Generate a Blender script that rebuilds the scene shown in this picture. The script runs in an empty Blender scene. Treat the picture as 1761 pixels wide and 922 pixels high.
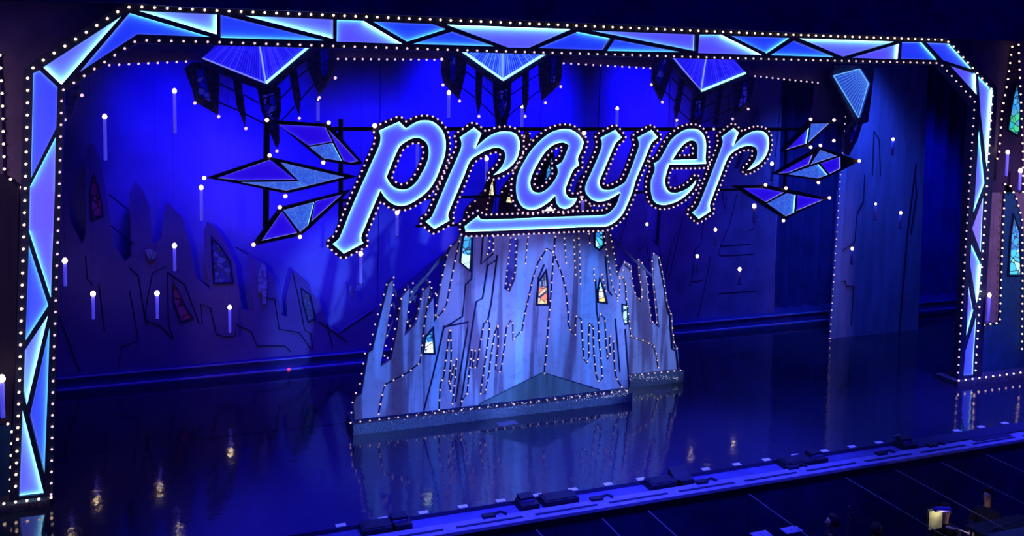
import bpy, bmesh, math, random
import numpy as np
from mathutils import Vector, Matrix
from mathutils.geometry import delaunay_2d_cdt
random.seed(7)
scene = bpy.context.scene
COL = scene.collection
# ------------------------------------------------------------------ camera
F, CX, CY = 1575.0, 880.5, 273.3
H = 5.715                                   # camera height above the stage floor
R = Matrix(((0.93614817, 0.01345162, -0.35134835),
            (-0.35124835, 0.08082281, -0.93278736),
            (0.01584946, 0.99663771, 0.08038698)))
cd = bpy.data.cameras.new('camera'); cam = bpy.data.objects.new('camera', cd); COL.objects.link(cam)
cd.sensor_width = 36.0; cd.lens = F/1761*36; cd.shift_y = -(461-CY)/1761; cd.clip_end = 300
M4 = R.to_4x4(); M4.translation = (0, 0, H); cam.matrix_world = M4
scene.camera = cam
vs = scene.view_settings
vs.view_transform = 'Standard'; vs.look = 'None'; vs.gamma = 1; vs.exposure = 0.0; vs.use_curve_mapping = False
# ------------------------------------------------------------------ world and stage lights
w = bpy.data.worlds.new('house_dark'); scene.world = w; w.use_nodes = True
w.node_tree.nodes['Background'].inputs[0].default_value = (0.004, 0.003, 0.15, 1)
w.node_tree.nodes['Background'].inputs[1].default_value = 1.0
def spot(name, loc, to, color, power, size, blend=0.8, rad=0.25):
    l = bpy.data.lights.new(name, 'SPOT'); l.energy = power; l.color = color; l.spot_size = math.radians(size)
    l.spot_blend = blend; l.shadow_soft_size = rad
    o = bpy.data.objects.new(name, l); COL.objects.link(o); o.location = loc
    o.rotation_euler = (Vector(to)-Vector(loc)).to_track_quat('-Z', 'Y').to_euler(); return o
BL = (0.002, 0.0, 1.0)
for (x, z, p, s) in ((-0.1, 5.0, 1300, 42), (1.9, 4.3, 2400, 44), (3.9, 3.4, 1700, 50), (5.5, 5.3, 2400, 40), (7.7, 5.2, 2700, 40),
                     (10.0, 5.4, 1900, 36), (6.6, 3.2, 1400, 54), (10.6, 2.8, 1400, 60), (0.6, 1.6, 1200, 64), (3.6, 1.6, 900, 60)):
    spot('backdrop_spot', (x, 16.3, 7.6), (x, 18.7, z), BL if z > 3 else (0.03, 0.01, 1.0), p*0.78, s, 1.0, 0.4)
spot('castle_spot', (3.6, 6.0, 1.9), (4.1, 14.5, 1.0), (0.12, 0.25, 1.0), 2500, 25, 0.35, 0.12)
spot('castle_spot', (6.2, 6.0, 1.9), (6.3, 14.5, 1.25), (0.13, 0.27, 1.0), 2700, 25, 0.35, 0.12)
spot('castle_spot', (5.2, 5.0, 2.4), (5.4, 14.5, 2.2), (0.28, 0.26, 1.0), 1500, 17, 0.5, 0.12)
spot('castle_wing_spot', (10.8, 8.0, 3.4), (8.7, 15.2, 1.4), (0.20, 0.32, 1.0), 2200, 24, 0.6, 0.15)
for (x, p) in ((2.2, 1300), (4.5, 3600), (7.5, 3600), (10.5, 1300), (14.5, 3200)):
    spot('apron_spot', (x, 9.6, 8.0), (x, 11.6, 0.0), (0.05, 0.055, 1.0), p*2.1, 42, 1.0, 0.3)
spot('wing_spot', (13.6, 15.6, 7.6), (14.4, 16.8, 4.0), (0.04, 0.11, 1.0), 1600, 70, 1.0, 0.3)
spot('added_haze_spot', (17.5, 16.2, 7.0), (18.5, 18.8, 3.0), (0.0, 0.02, 1.0), 1200, 50, 1.0, 0.3)  # added spot; its blue on the drape stands in for haze
spot('added_wall_spot', (-4.0, 6.0, 6.0), (-2.6, 13.4, 3.5), (0.75, 0.5, 1.0), 420, 50, 1.0, 0.5)  # unseen wash added to lift the dark left wall
spot('added_wall_spot', (14.0, 7.0, 6.0), (16.0, 13.4, 3.0), (0.6, 0.40, 1.0), 1500, 38, 1.0, 0.5)  # same added wash for the right wall

# ------------------------------------------------------------------ materials
MATS = {}
def nt(name):
    m = bpy.data.materials.new(name); m.use_nodes = True; return m, m.node_tree
def diff(name, col, rough=0.7, noise=0.0, nscale=6.0, metal=0.0, stretch=(1, 1, 1), col2=None, spec=0.3, bump=0.0):
    if name in MATS: return MATS[name]
    m, t = nt(name); b = t.nodes['Principled BSDF']
    b.inputs['Base Color'].default_value = (*col, 1); b.inputs['Roughness'].default_value = rough
    b.inputs['Metallic'].default_value = metal; b.inputs['Specular IOR Level'].default_value = spec
    tc = t.nodes.new('ShaderNodeTexCoord'); mp = t.nodes.new('ShaderNodeMapping'); mp.inputs['Scale'].default_value = stretch
    n = t.nodes.new('ShaderNodeTexNoise'); n.inputs['Scale'].default_value = nscale; n.inputs['Detail'].default_value = 4
    t.links.new(tc.outputs['Object'], mp.inputs[0]); t.links.new(mp.outputs[0], n.inputs[0])
    r = t.nodes.new('ShaderNodeValToRGB'); r.color_ramp.elements[0].position = 0.35; r.color_ramp.elements[1].position = 0.65
    c2 = col2 if col2 else tuple(c*(1-noise) for c in col)
    r.color_ramp.elements[0].color = (*c2, 1); r.color_ramp.elements[1].color = (*col, 1)
    t.links.new(n.outputs[0], r.inputs[0]); t.links.new(r.outputs[0], b.inputs['Base Color'])
    if bump:
        bp = t.nodes.new('ShaderNodeBump'); bp.inputs['Strength'].default_value = bump
        t.links.new(n.outputs[0], bp.inputs['Height']); t.links.new(bp.outputs[0], b.inputs['Normal'])
    MATS[name] = m; return m
def emit(name, col, strength, base=(0.3, 0.3, 0.3), sampling='NONE', rough=0.5):
    if name in MATS: return MATS[name]
    m, t = nt(name); b = t.nodes['Principled BSDF']
    b.inputs['Base Color'].default_value = (*base, 1); b.inputs['Roughness'].default_value = rough
    b.inputs['Specular IOR Level'].default_value = 0.2
    b.inputs['Emission Color'].default_value = (*col, 1); b.inputs['Emission Strength'].default_value = strength
    m.cycles.emission_sampling = sampling
    MATS[name] = m; return m
def tex_emit(name, cols, strength, scale=9.0, lead=0.035, base=(0.1, 0.1, 0.1)):
    """leaded stained glass lit from behind: cell colours between dark lead lines"""
    if name in MATS: return MATS[name]
    m, t = nt(name); b = t.nodes['Principled BSDF']
    b.inputs['Base Color'].default_value = (*base, 1)
    tc = t.nodes.new('ShaderNodeTexCoord')
    v = t.nodes.new('ShaderNodeTexVoronoi'); v.inputs['Scale'].default_value = scale
    e = t.nodes.new('ShaderNodeTexVoronoi'); e.inputs['Scale'].default_value = scale; e.feature = 'DISTANCE_TO_EDGE'
    t.links.new(tc.outputs['Object'], v.inputs[0]); t.links.new(tc.outputs['Object'], e.inputs[0])
    sp = t.nodes.new('ShaderNodeSeparateColor'); t.links.new(v.outputs['Color'], sp.inputs[0])
    r = t.nodes.new('ShaderNodeValToRGB'); r.color_ramp.interpolation = 'CONSTANT'
    el = r.color_ramp.elements
    while len(el) < len(cols): el.new(0.5)
    for i, c in enumerate(cols): el[i].position = i/len(cols); el[i].color = (*c, 1)
    t.links.new(sp.outputs[0], r.inputs[0])
    g = t.nodes.new('ShaderNodeMath'); g.operation = 'GREATER_THAN'; g.inputs[1].default_value = lead
    t.links.new(e.outputs['Distance'], g.inputs[0])
    mu = t.nodes.new('ShaderNodeMath'); mu.operation = 'MULTIPLY'; mu.inputs[1].default_value = strength
    t.links.new(g.outputs[0], mu.inputs[0])
    t.links.new(r.outputs[0], b.inputs['Emission Color']); t.links.new(mu.outputs[0], b.inputs['Emission Strength'])
    m.cycles.emission_sampling = 'NONE'
    MATS[name] = m; return m

black = diff('black_paint', (0.02, 0.02, 0.05), 0.6, 0.3)
frame_m = diff('frame_dark_paint', (0.035, 0.05, 0.11), 0.5, 0.4, 20)
navy = diff('hazy_border_cloth', (0.008, 0.008, 0.26), 0.95, 0.4, 3)  # blue stage haze is put into the colour of this dark cloth
purple_d = diff('dark_purple_paint', (0.26, 0.18, 0.30), 0.9, 0.35, 2.5)
wall_m = diff('house_wall_plum', (0.30, 0.21, 0.28), 0.85, 0.25, 3)
teal_d = diff('dark_teal_paint', (0.02, 0.11, 0.24), 0.85, 0.3, 3)
pipe_m = diff('black_pipe', (0.01, 0.01, 0.05), 0.5, 0.2)
back_m = diff('backdrop_cloth', (0.42, 0.38, 0.75), 0.95, 0.0, 0.5, col2=(0.18, 0.15, 0.42))  # darker patches in the colour stand for uneven light on the cloth
flat_m = diff('castle_skyline_paint', (0.22, 0.15, 0.42), 0.95, 0.0, 1.2, col2=(0.17, 0.11, 0.34))  # violet scenery paint of the left rear castle flat
line_m = diff('outline_paint', (0.02, 0.02, 0.08), 0.9, 0.2)
grey_m = diff('weathered_trim', (0.16, 0.16, 0.2), 0.7, 0.6, 25)
socket_m = diff('socket_black', (0.02, 0.02, 0.02), 0.5)
wax_dim = emit('candle_wax_faint_glow', (0.02, 0.02, 0.6), 0.07, (0.2, 0.2, 0.5))  # fainter self-glow for the short sticks
wax = emit('candle_wax_glow', (0.06, 0.05, 0.8), 0.75, (0.5, 0.5, 0.8))  # sticks emit their own violet to look lit against the backdrop
flame_m = emit('flame_bulb_glow', (1.0, 0.72, 0.36), 8.0, sampling='AUTO')
bulb_m = emit('bulb_glow', (1.0, 0.70, 0.84), 1.0)
bulb_w = emit('bulb_glow_warm', (1.0, 0.66, 0.46), 2.6, sampling='AUTO')
bulb_s = emit('bulb_glow_small', (1.0, 0.68, 0.62), 0.95)
faceA = emit('panel_blue_glow', (0.010, 0.032, 0.93), 0.95, (0.45, 0.55, 0.6))
faceB = emit('panel_violet_glow', (0.085, 0.06, 0.95), 0.95, (0.45, 0.55, 0.6))
letter_f = emit('letter_face_glow', (0.075, 0.022, 0.93), 0.97, (0.3, 0.42, 0.55))
led = emit('led_strip_glow', (0.14, 0.75, 1.0), 4.6, (0.1, 0.1, 0.1), sampling='AUTO')
led_hi = emit('led_strip_bright', (0.34, 0.95, 1.0), 10.0, (0.1, 0.1, 0.1), sampling='AUTO')
led_lo = emit('led_strip_soft', (0.35, 0.40, 1.0), 0.8, (0.1, 0.1, 0.1), sampling='AUTO')
gem_v = emit('gem_violet_glow', (0.016, 0.001, 0.72), 0.9, (0.2, 0.1, 0.6))
gem_b = tex_emit('gem_pale_glow', ((0.025, 0.09, 0.75), (0.05, 0.15, 0.8), (0.035, 0.11, 0.7)), 0.95, 40, 0.0)
fan_f = emit('fan_canopy_glow', (0.008, 0.005, 0.62), 0.9, (0.1, 0.1, 0.5))
fan_r = emit('fan_pleat_glow', (0.035, 0.025, 0.95), 0.9, (0.2, 0.2, 0.6))
fan_f2 = emit('fan_canopy_glow_cyan', (0.01, 0.03, 0.7), 0.9, (0.1, 0.1, 0.5))
fan_r2 = emit('fan_pleat_glow_cyan', (0.10, 0.28, 1.0), 0.9, (0.2, 0.2, 0.6))
gl_blue = tex_emit('stained_blue', ((0.02, 0.30, 0.9), (0.04, 0.45, 0.95), (0.03, 0.22, 0.75), (0.1, 0.6, 1.0)), 1.0, 8, 0.05)
gl_cyan = tex_emit('stained_cyan', ((0.05, 0.6, 0.9), (0.25, 0.95, 1.0), (0.03, 0.35, 0.9), (0.5, 1, 0.95)), 1.2, 6, 0.04)
gl_white = tex_emit('stained_backlit_pale', ((0.55, 1.0, 0.95), (0.85, 1.0, 0.85), (0.75, 1, 1)), 1.3, 6, 0.02)  # pale glass stands for the brightest part of the backlight
gl_orange = tex_emit('stained_orange', ((1.0, 0.25, 0.02), (1.0, 0.55, 0.05), (0.9, 0.75, 0.3)), 1.1, 8, 0.04)
gl_yellow = tex_emit('stained_yellow', ((1.0, 0.75, 0.15), (1.0, 0.9, 0.5), (1.0, 0.95, 0.7)), 1.2, 8, 0.03)
gl_grey = tex_emit('stained_grey', ((0.12, 0.22, 0.5), (0.3, 0.4, 0.7), (0.2, 0.3, 0.5)), 1.0, 9, 0.05)
gl_green = tex_emit('stained_green', ((0.02, 0.55, 0.65), (0.05, 0.8, 0.35), (0.08, 0.45, 0.8), (0.1, 0.9, 0.5)), 0.9, 7, 0.045)
gl_dark = tex_emit('stained_faint_glow', ((0.0, 0.0, 0.30), (0.0, 0.0, 0.20), (0.01, 0.01, 0.38)), 0.8, 10, 0.06)  # dark glass with a faint glow of its own
gl_red = tex_emit('stained_faint_glow_red', ((0.03, 0.0, 0.06), (0.012, 0.0, 0.05), (0.02, 0.0, 0.09)), 0.8, 5, 0.06)  # dark reddish glass, also faintly emitting

def castle_mat():
    m, t = nt('castle_streaks'); b = t.nodes['Principled BSDF']  # tall slanted streaks of blue, lavender and plum
    b.inputs['Roughness'].default_value = 0.75; b.inputs['Specular IOR Level'].default_value = 0.25
    tc = t.nodes.new('ShaderNodeTexCoord'); mp = t.nodes.new('ShaderNodeMapping')
    mp.inputs['Rotation'].default_value = (0, math.radians(8), 0); mp.inputs['Scale'].default_value = (1.9, 1, 0.16)
    n = t.nodes.new('ShaderNodeTexNoise'); n.inputs['Scale'].default_value = 1.5; n.inputs['Detail'].default_value = 2.5
    n.inputs['Distortion'].default_value = 0.25
    t.links.new(tc.outputs['Object'], mp.inputs[0]); t.links.new(mp.outputs[0], n.inputs[0])
    r = t.nodes.new('ShaderNodeValToRGB'); el = r.color_ramp.elements
    el[0].position = 0.33; el[0].color = (0.22, 0.13, 0.18, 1)
    el[1].position = 0.66; el[1].color = (0.50, 0.72, 0.85, 1)
    for p, c in ((0.42, (0.26, 0.20, 0.28)), (0.47, (0.46, 0.52, 0.62)), (0.56, (0.50, 0.46, 0.56))):
        e = el.new(p); e.color = (*c, 1)
    t.links.new(n.outputs[0], r.inputs[0])
    n2 = t.nodes.new('ShaderNodeTexNoise'); n2.inputs['Scale'].default_value = 7; n2.inputs['Detail'].default_value = 5
    t.links.new(tc.outputs['Object'], n2.inputs[0])
    r2 = t.nodes.new('ShaderNodeValToRGB'); r2.color_ramp.elements[0].position = 0.36; r2.color_ramp.elements[1].position = 0.46
    r2.color_ramp.elements[0].color = (0.55, 0.5, 0.62, 1); r2.color_ramp.elements[1].color = (1, 1, 1, 1)
    t.links.new(n2.outputs[0], r2.inputs[0])
    mx = t.nodes.new('ShaderNodeMix'); mx.data_type = 'RGBA'; mx.blend_type = 'MULTIPLY'; mx.inputs[0].default_value = 0.35
    t.links.new(r.outputs[0], mx.inputs[6]); t.links.new(r2.outputs[0], mx.inputs[7])
    t.links.new(mx.outputs[2], b.inputs['Base Color'])
    return m
castle_m = castle_mat()
castle_hi = diff('castle_tower_plum', (0.20, 0.08, 0.14), 0.85, 0.4, 3)
facet_m = diff('castle_facet_teal', (0.16, 0.24, 0.24), 0.6, 0.35, 3, stretch=(3, 1, 0.4))
plinth_m = diff('castle_plinth_glitter', (0.20, 0.24, 0.30), 0.35, 0.7, 45, spec=0.8)

def floor_mat():
    m, t = nt('stage_floor_gloss'); b = t.nodes['Principled BSDF']
    b.inputs['Base Color'].default_value = (0.026, 0.026, 0.06, 1)
    b.inputs['IOR'].default_value = 1.75
    tc = t.nodes.new('ShaderNodeTexCoord')
    n = t.nodes.new('ShaderNodeTexNoise'); n.inputs['Scale'].default_value = 1.2; n.inputs['Detail'].default_value = 5
    t.links.new(tc.outputs['Object'], n.inputs[0])
    mr = t.nodes.new('ShaderNodeMapRange'); mr.inputs[3].default_value = 0.04; mr.inputs[4].default_value = 0.12
    t.links.new(n.outputs[0], mr.inputs[0]); t.links.new(mr.outputs[0], b.inputs['Roughness'])
    n2 = t.nodes.new('ShaderNodeTexNoise'); n2.inputs['Scale'].default_value = 5.0; n2.inputs['Detail'].default_value = 3
    t.links.new(tc.outputs['Object'], n2.inputs[0])
    bp = t.nodes.new('ShaderNodeBump'); bp.inputs['Strength'].default_value = 0.06; bp.inputs['Distance'].default_value = 0.05
    t.links.new(n2.outputs[0], bp.inputs['Height']); t.links.new(bp.outputs[0], b.inputs['Normal'])
    return m
floor_m = floor_mat()
apron_m = diff('apron_painted_wood', (0.24, 0.22, 0.48), 0.6, 0.25, 5)
trough_m = diff('trough_dark_blue', (0.10, 0.10, 0.34), 0.7, 0.3, 4)

# ------------------------------------------------------------------ geometry helpers
def ray(u, v): return R @ Vector((u-CX, -(v-CY), -F))
def P(u, v, y):
    r = ray(u, v); r = r*(y/r.y); return Vector((r.x, y, r.z+H))
def PF(u, v, z=0.0):
    r = ray(u, v); k = (z-H)/r.z; return Vector((r.x*k, r.y*k, z))
WL = {}
def wl(p): return WL.get(p.name, Vector((0, 0, 0))) if p is not None else Vector((0, 0, 0))
def thing(name, label, cat, loc=(0, 0, 0), group=None, kind=None):
    o = bpy.data.objects.new(name, None); COL.objects.link(o); o.location = loc; o.empty_display_size = 0.2
    WL[o.name] = Vector(loc); tag(o, label, cat, group, kind); return o
def tag(o, label=None, cat=None, group=None, kind=None):
    if label: o['label'] = label
    if cat: o['category'] = cat
    if group: o['group'] = group
    if kind: o['kind'] = kind
    return o
def obj(name, verts, faces, mat, parent=None, smooth=False):
    off = wl(parent)
    me = bpy.data.meshes.new(name); me.from_pydata([tuple(Vector(v)-off) for v in verts], [], faces); me.update()
    bm = bmesh.new(); bm.from_mesh(me); bmesh.ops.recalc_face_normals(bm, faces=bm.faces); bm.to_mesh(me); bm.free()
    if smooth:
        for p in me.polygons: p.use_smooth = True
    me.materials.append(mat)
    o = bpy.data.objects.new(name, me); COL.objects.link(o)
    if parent is not None: o.parent = parent; WL[o.name] = off.copy()
    else: WL[o.name] = Vector((0, 0, 0))
    return o
def fill2d(loops):
    """triangles of an even-odd region bounded by (x, z) loops"""
    vs_ = []; ed = []; idx = []
    for l in loops:
        l = [p for i, p in enumerate(l) if (Vector(p)-Vector(l[i-1])).length > 1e-5]
        k = len(vs_); vs_ += [Vector(p) for p in l]; n = len(l); ed += [(k+i, k+(i+1) % n) for i in range(n)]; idx.append(list(range(k, k+n)))
    ov, oe, of_, orig, _, _ = delaunay_2d_cdt(vs_, ed, [], 0, 1e-6)
    m = {}
    for i, o_ in enumerate(orig):
        for q in o_: m[q] = i
    lp = [[vs_[i] for i in l] for l in idx]; keep = []
    for t in of_:
        c = sum((ov[i] for i in t), Vector((0, 0)))/len(t); ins = False
        for l in lp:
            for i in range(len(l)):
                a, b = l[i-1], l[i]
                if (a.y > c.y) != (b.y > c.y) and c.x < a.x+(c.y-a.y)*(b.x-a.x)/(b.y-a.y): ins = not ins
        if ins: keep.append(t)
    return [(p.x, p.y) for p in ov], keep, [[m[i] for i in l] for l in idx]
class MB:
    def __init__(s): s.v = []; s.f = []
    def add(s, v, f):
        k = len(s.v); s.v += [Vector(a) for a in v]; s.f += [tuple(i+k for i in q) for q in f]; return s
    def box(s, a, b):
        x0, y0, z0 = a; x1, y1, z1 = b
        v = [(x0, y0, z0), (x1, y0, z0), (x1, y1, z0), (x0, y1, z0), (x0, y0, z1), (x1, y0, z1), (x1, y1, z1), (x0, y1, z1)]
        return s.add(v, [(0, 3, 2, 1), (4, 5, 6, 7), (0, 1, 5, 4), (1, 2, 6, 5), (2, 3, 7, 6), (3, 0, 4, 7)])
    def tube(s, pts, r, n=8, r2=None):
        pts = [Vector(p) for p in pts]; rings = []
        for i, p in enumerate(pts):
            d = (pts[min(i+1, len(pts)-1)]-pts[max(i-1, 0)]).normalized()
            a = d.cross(Vector((0, 0, 1))) if abs(d.z) < 0.9 else d.cross(Vector((1, 0, 0)))
            a.normalize(); b = d.cross(a)
            rr = r if r2 is None else r+(r2-r)*i/(len(pts)-1)
            rings.append([p+(a*math.cos(2*math.pi*k/n)+b*math.sin(2*math.pi*k/n))*rr for k in range(n)])
        v = [q for g in rings for q in g]; f = []
        for i in range(len(pts)-1):
            for k in range(n):
                f.append((i*n+k, i*n+(k+1) % n, (i+1)*n+(k+1) % n, (i+1)*n+k))
        f.append(tuple(range(n))); f.append(tuple(range((len(pts)-1)*n, len(pts)*n)))
        return s.add(v, f)
    def lathe(s, c, prof, n=16):
        v = []; f = []
        for (r, z) in prof:
            for k in range(n): v.append((c[0]+r*math.cos(2*math.pi*k/n), c[1]+r*math.sin(2*math.pi*k/n), c[2]+z))
        for i in range(len(prof)-1):
            for k in range(n): f.append((i*n+k, i*n+(k+1) % n, (i+1)*n+(k+1) % n, (i+1)*n+k))
        f.append(tuple(range(n))); f.append(tuple(range((len(prof)-1)*n, len(prof)*n)))
        return s.add(v, f)
    def prism(s, pts, y0, y1, holes=()):
        """pts: (x, z) outline extruded from y0 (front) to y1"""
        vs_, tris, loops = fill2d([pts]+list(holes)); n = len(vs_)
        v = [(p[0], y0, p[1]) for p in vs_]+[(p[0], y1, p[1]) for p in vs_]
        f = [tuple(t) for t in tris]+[tuple(i+n for i in reversed(t)) for t in tris]
        for l in loops:
            for i in range(len(l)):
                a, b = l[i], l[(i+1) % len(l)]; f.append((a, b, b+n, a+n))
        return s.add(v, f)
    def face(s, pts, y, holes=()):
        vs_, tris, _ = fill2d([pts]+list(holes))
        return s.add([(p[0], y, p[1]) for p in vs_], [tuple(t) for t in tris])
    def ribbon(s, pts, y0, y1, closed=True):
        n = len(pts); v = [(p[0], y0, p[1]) for p in pts]+[(p[0], y1, p[1]) for p in pts]
        return s.add(v, [(i, (i+1) % n, (i+1) % n+n, i+n) for i in range(n if closed else n-1)])
    def build(s, name, mat, parent=None, smooth=False): return obj(name, s.v, s.f, mat, parent, smooth)
def xz(pts, y):
    return [(q.x, q.z) for q in (P(u, v, y) for u, v in pts)]
def slab(name, px, y, th, mat, parent=None, holes=()):
    return MB().prism(xz(px, y), y, y+th, [xz(h, y) for h in holes]).build(name, mat, parent)
def inset(poly, d):
    """move every edge of an (x, z) polygon inward by d (mitred)"""
    n = len(poly); A = sum(poly[i][0]*poly[(i+1) % n][1]-poly[(i+1) % n][0]*poly[i][1] for i in range(n)); sg = 1 if A > 0 else -1
    out = []
    for i in range(n):
        a, b, c = Vector(poly[i-1]), Vector(poly[i]), Vector(poly[(i+1) % n])
        e1 = (b-a).normalized(); e2 = (c-b).normalized()
        n1 = Vector((-e1.y, e1.x))*sg; n2 = Vector((-e2.y, e2.x))*sg
        m = n1+n2; m = m/max(m.dot(n1), 0.35) if m.length > 1e-6 else n1
        out.append((b.x+m.x*d, b.y+m.y*d))
    return out
def smooth_path(pts, closed=True, corner=42, sub=4):
    n = len(pts); out = []
    V = [Vector(p) for p in pts]
    def is_corner(i):
        a, b, c = V[i-1], V[i], V[(i+1) % n]
        return math.degrees((b-a).angle(c-b)) > corner
    cor = [is_corner(i) for i in range(n)]
    for i in range(n if closed else n-1):
        p1, p2 = V[i], V[(i+1) % n]
        p0 = V[i-1] if not cor[i] else p1-(p2-p1); p3 = V[(i+2) % n] if not cor[(i+1) % n] else p2+(p2-p1)
        L = (p2-p1).length
        t1 = (p2-p0); t2 = (p3-p1)
        t1 = t1.normalized()*L if t1.length else t1; t2 = t2.normalized()*L if t2.length else t2
        for k in range(sub):
            s = k/sub; h00 = 2*s**3-3*s**2+1; h10 = s**3-2*s**2+s; h01 = -2*s**3+3*s**2; h11 = s**3-s**2
            q = p1*h00+t1*h10+p2*h01+t2*h11; out.append((q.x, q.y))
    return out
def resample(pts, step, closed=False, at_start=True):
    V = [Vector(p) for p in pts]
    if closed: V.append(V[0])
    L = sum((V[i+1]-V[i]).length for i in range(len(V)-1))
    n = max(1, round(L/step)); st = L/n; out = []; d = 0; i = 0; acc = 0
    for k in range(n if closed else n+1):
        t = k*st
        while i < len(V)-2 and acc+(V[i+1]-V[i]).length < t: acc += (V[i+1]-V[i]).length; i += 1
        seg = (V[i+1]-V[i]).length
        out.append(V[i].lerp(V[i+1], min(1, (t-acc)/max(seg, 1e-9))))
    return out
def contours(loops, d, h=0.012):
    """closed outlines lying at distance d outside of a glyph given by even-odd loops of (x, z) points"""
    allp = np.array([p for l in loops for p in l]); lo = allp.min(0)-abs(d)-4*h; hi = allp.max(0)+abs(d)+4*h
    nx = int((hi[0]-lo[0])/h)+1; nz = int((hi[1]-lo[1])/h)+1
    X, Z = np.meshgrid(lo[0]+np.arange(nx)*h, lo[1]+np.arange(nz)*h, indexing='ij')
    D = np.full(X.shape, 1e9); ins = np.zeros(X.shape, bool)
    for l in loops:
        for i in range(len(l)):
            ax, az = l[i]; bx, bz = l[(i+1) % len(l)]; ex, ez = bx-ax, bz-az; q = ex*ex+ez*ez+1e-12
            t = np.clip(((X-ax)*ex+(Z-az)*ez)/q, 0, 1)
            D = np.minimum(D, (X-ax-t*ex)**2+(Z-az-t*ez)**2)
            c = (az > Z) != (bz > Z)
            if ez != 0: ins ^= c & (X < ax+(Z-az)*ex/ez)
    S = np.sqrt(D)*np.where(ins, -1, 1)-d
    edges = {}
    def key(i, j, e): return (i, j, 'h') if e == 0 else (i+1, j, 'v') if e == 1 else (i, j+1, 'h') if e == 2 else (i, j, 'v')
    def pt(k):
        i, j, t = k
        a = S[i, j]; b = S[i+1, j] if t == 'h' else S[i, j+1]; s = a/(a-b)
        return (X[i, j]+(s*h if t == 'h' else 0), Z[i, j]+(s*h if t == 'v' else 0))
    B = (S > 0)
    code = B[:-1, :-1]*1+B[1:, :-1]*2+B[1:, 1:]*4+B[:-1, 1:]*8
    tab = {1: [(3, 0)], 2: [(0, 1)], 3: [(3, 1)], 4: [(1, 2)], 5: [(3, 2), (0, 1)], 6: [(0, 2)], 7: [(3, 2)], 8: [(2, 3)], 9: [(2, 0)],
           10: [(0, 3), (2, 1)], 11: [(2, 1)], 12: [(1, 3)], 13: [(1, 0)], 14: [(0, 3)]}
    adj = {}
    for i, j in zip(*np.nonzero((code > 0) & (code < 15))):
        for a, b in tab[int(code[i, j])]:
            ka, kb = key(i, j, a), key(i, j, b); adj.setdefault(ka, []).append(kb); adj.setdefault(kb, []).append(ka)
    seen = set(); res = []
    for k0 in adj:
        if k0 in seen: continue
        path = [k0]; seen.add(k0); cur = k0
        while True:
            nxt = [k for k in adj[cur] if k not in seen]
            if not nxt: break
            cur = nxt[0]; seen.add(cur); path.append(cur)
        if len(path) > 12: res.append([pt(k) for k in path])
    out = []
    for l in res:
        keep = [l[0]]
        for i in range(1, len(l)-1):
            a, b, c = Vector(keep[-1]), Vector(l[i]), Vector(l[i+1])
            dv = c-a; dist = abs(dv.x*(b-a).y-dv.y*(b-a).x)/max(dv.length, 1e-9)
            if dist > 0.0012 or (b-a).length > 0.08: keep.append(l[i])
        keep.append(l[-1]); out.append(keep)
    out.sort(key=lambda l: -abs(sum(l[i-1][0]*l[i][1]-l[i][0]*l[i-1][1] for i in range(len(l)))))
    return out

# ---- bulbs
def bulb_mesh(name, r, mat, sub=1):
    me = bpy.data.meshes.new(name); bm = bmesh.new()
    bmesh.ops.create_icosphere(bm, subdivisions=sub, radius=r)
    for v in bm.verts: v.co.y -= r*0.5
    ns = len(bm.faces)
    bmesh.ops.create_cone(bm, cap_ends=True, segments=6, radius1=r*0.62, radius2=r*0.62, depth=r*1.4,
                          matrix=Matrix.Translation((0, r*0.75, 0)) @ Matrix.Rotation(math.pi/2, 4, 'X'))
    bm.faces.ensure_lookup_table()
    for i, f in enumerate(bm.faces): f.smooth = i < ns; f.material_index = 0 if i < ns else 1
    bm.to_mesh(me); bm.free(); me.materials.append(mat); me.materials.append(socket_m); return me
BM = {'letter': bulb_mesh('bulb_pink', 0.018, bulb_m), 'warm': bulb_mesh('bulb_warm', 0.020, bulb_w), 'small': bulb_mesh('bulb_small', 0.0155, bulb_s),
      'big': bulb_mesh('bulb_big', 0.034, flame_m, 2), 'gem': bulb_mesh('bulb_gem', 0.030, bulb_w, 2), 'mid': bulb_mesh('bulb_mid', 0.027, bulb_m),
      'spark': bulb_mesh('spark_tiny', 0.0065, emit('glitter_glint_glow', (0.55, 0.6, 0.95), 0.9)), 'inner': bulb_mesh('bulb_inner', 0.019, bulb_m)}  # glitter sparkle is put in as tiny glowing beads
EYE = Vector((0, 0, H))
def bulbs(parent, pts, kind, limit=100, name='bulb'):
    """individual bulbs for those nearest the viewer, the rest as one stuff part"""
    pts = sorted(pts, key=lambda p: (Vector(p)-EYE).length); me = BM[kind]; off = wl(parent)
    for p in pts[:limit]:
        o = bpy.data.objects.new(name, me); COL.objects.link(o); o.parent = parent; o.location = Vector(p)-off; WL[o.name] = Vector(p)
    rest = pts[limit:]
    if rest:
        v0 = [v.co.copy() for v in me.vertices]; V = []; Fs = []; mi = []; sm = []
        for p in rest:
            k = len(V); V += [tuple(c+Vector(p)-off) for c in v0]
            for f in me.polygons: Fs.append(tuple(i+k for i in f.vertices)); mi.append(f.material_index); sm.append(f.use_smooth)
        m2 = bpy.data.meshes.new(name+'_string'); m2.from_pydata(V, [], Fs)
        for i, f in enumerate(m2.polygons): f.material_index = mi[i]; f.use_smooth = sm[i]
        for m in me.materials: m2.materials.append(m)
        o = bpy.data.objects.new(name+'_string', m2); COL.objects.link(o); o.parent = parent; o['kind'] = 'stuff'
def along(px, y, step, closed=False):
    return [(q.x, y, q.y) for q in resample(xz(px, y), step, closed)]
def at(px, y): return [tuple(P(u, v, y)) for u, v in px]

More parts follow.
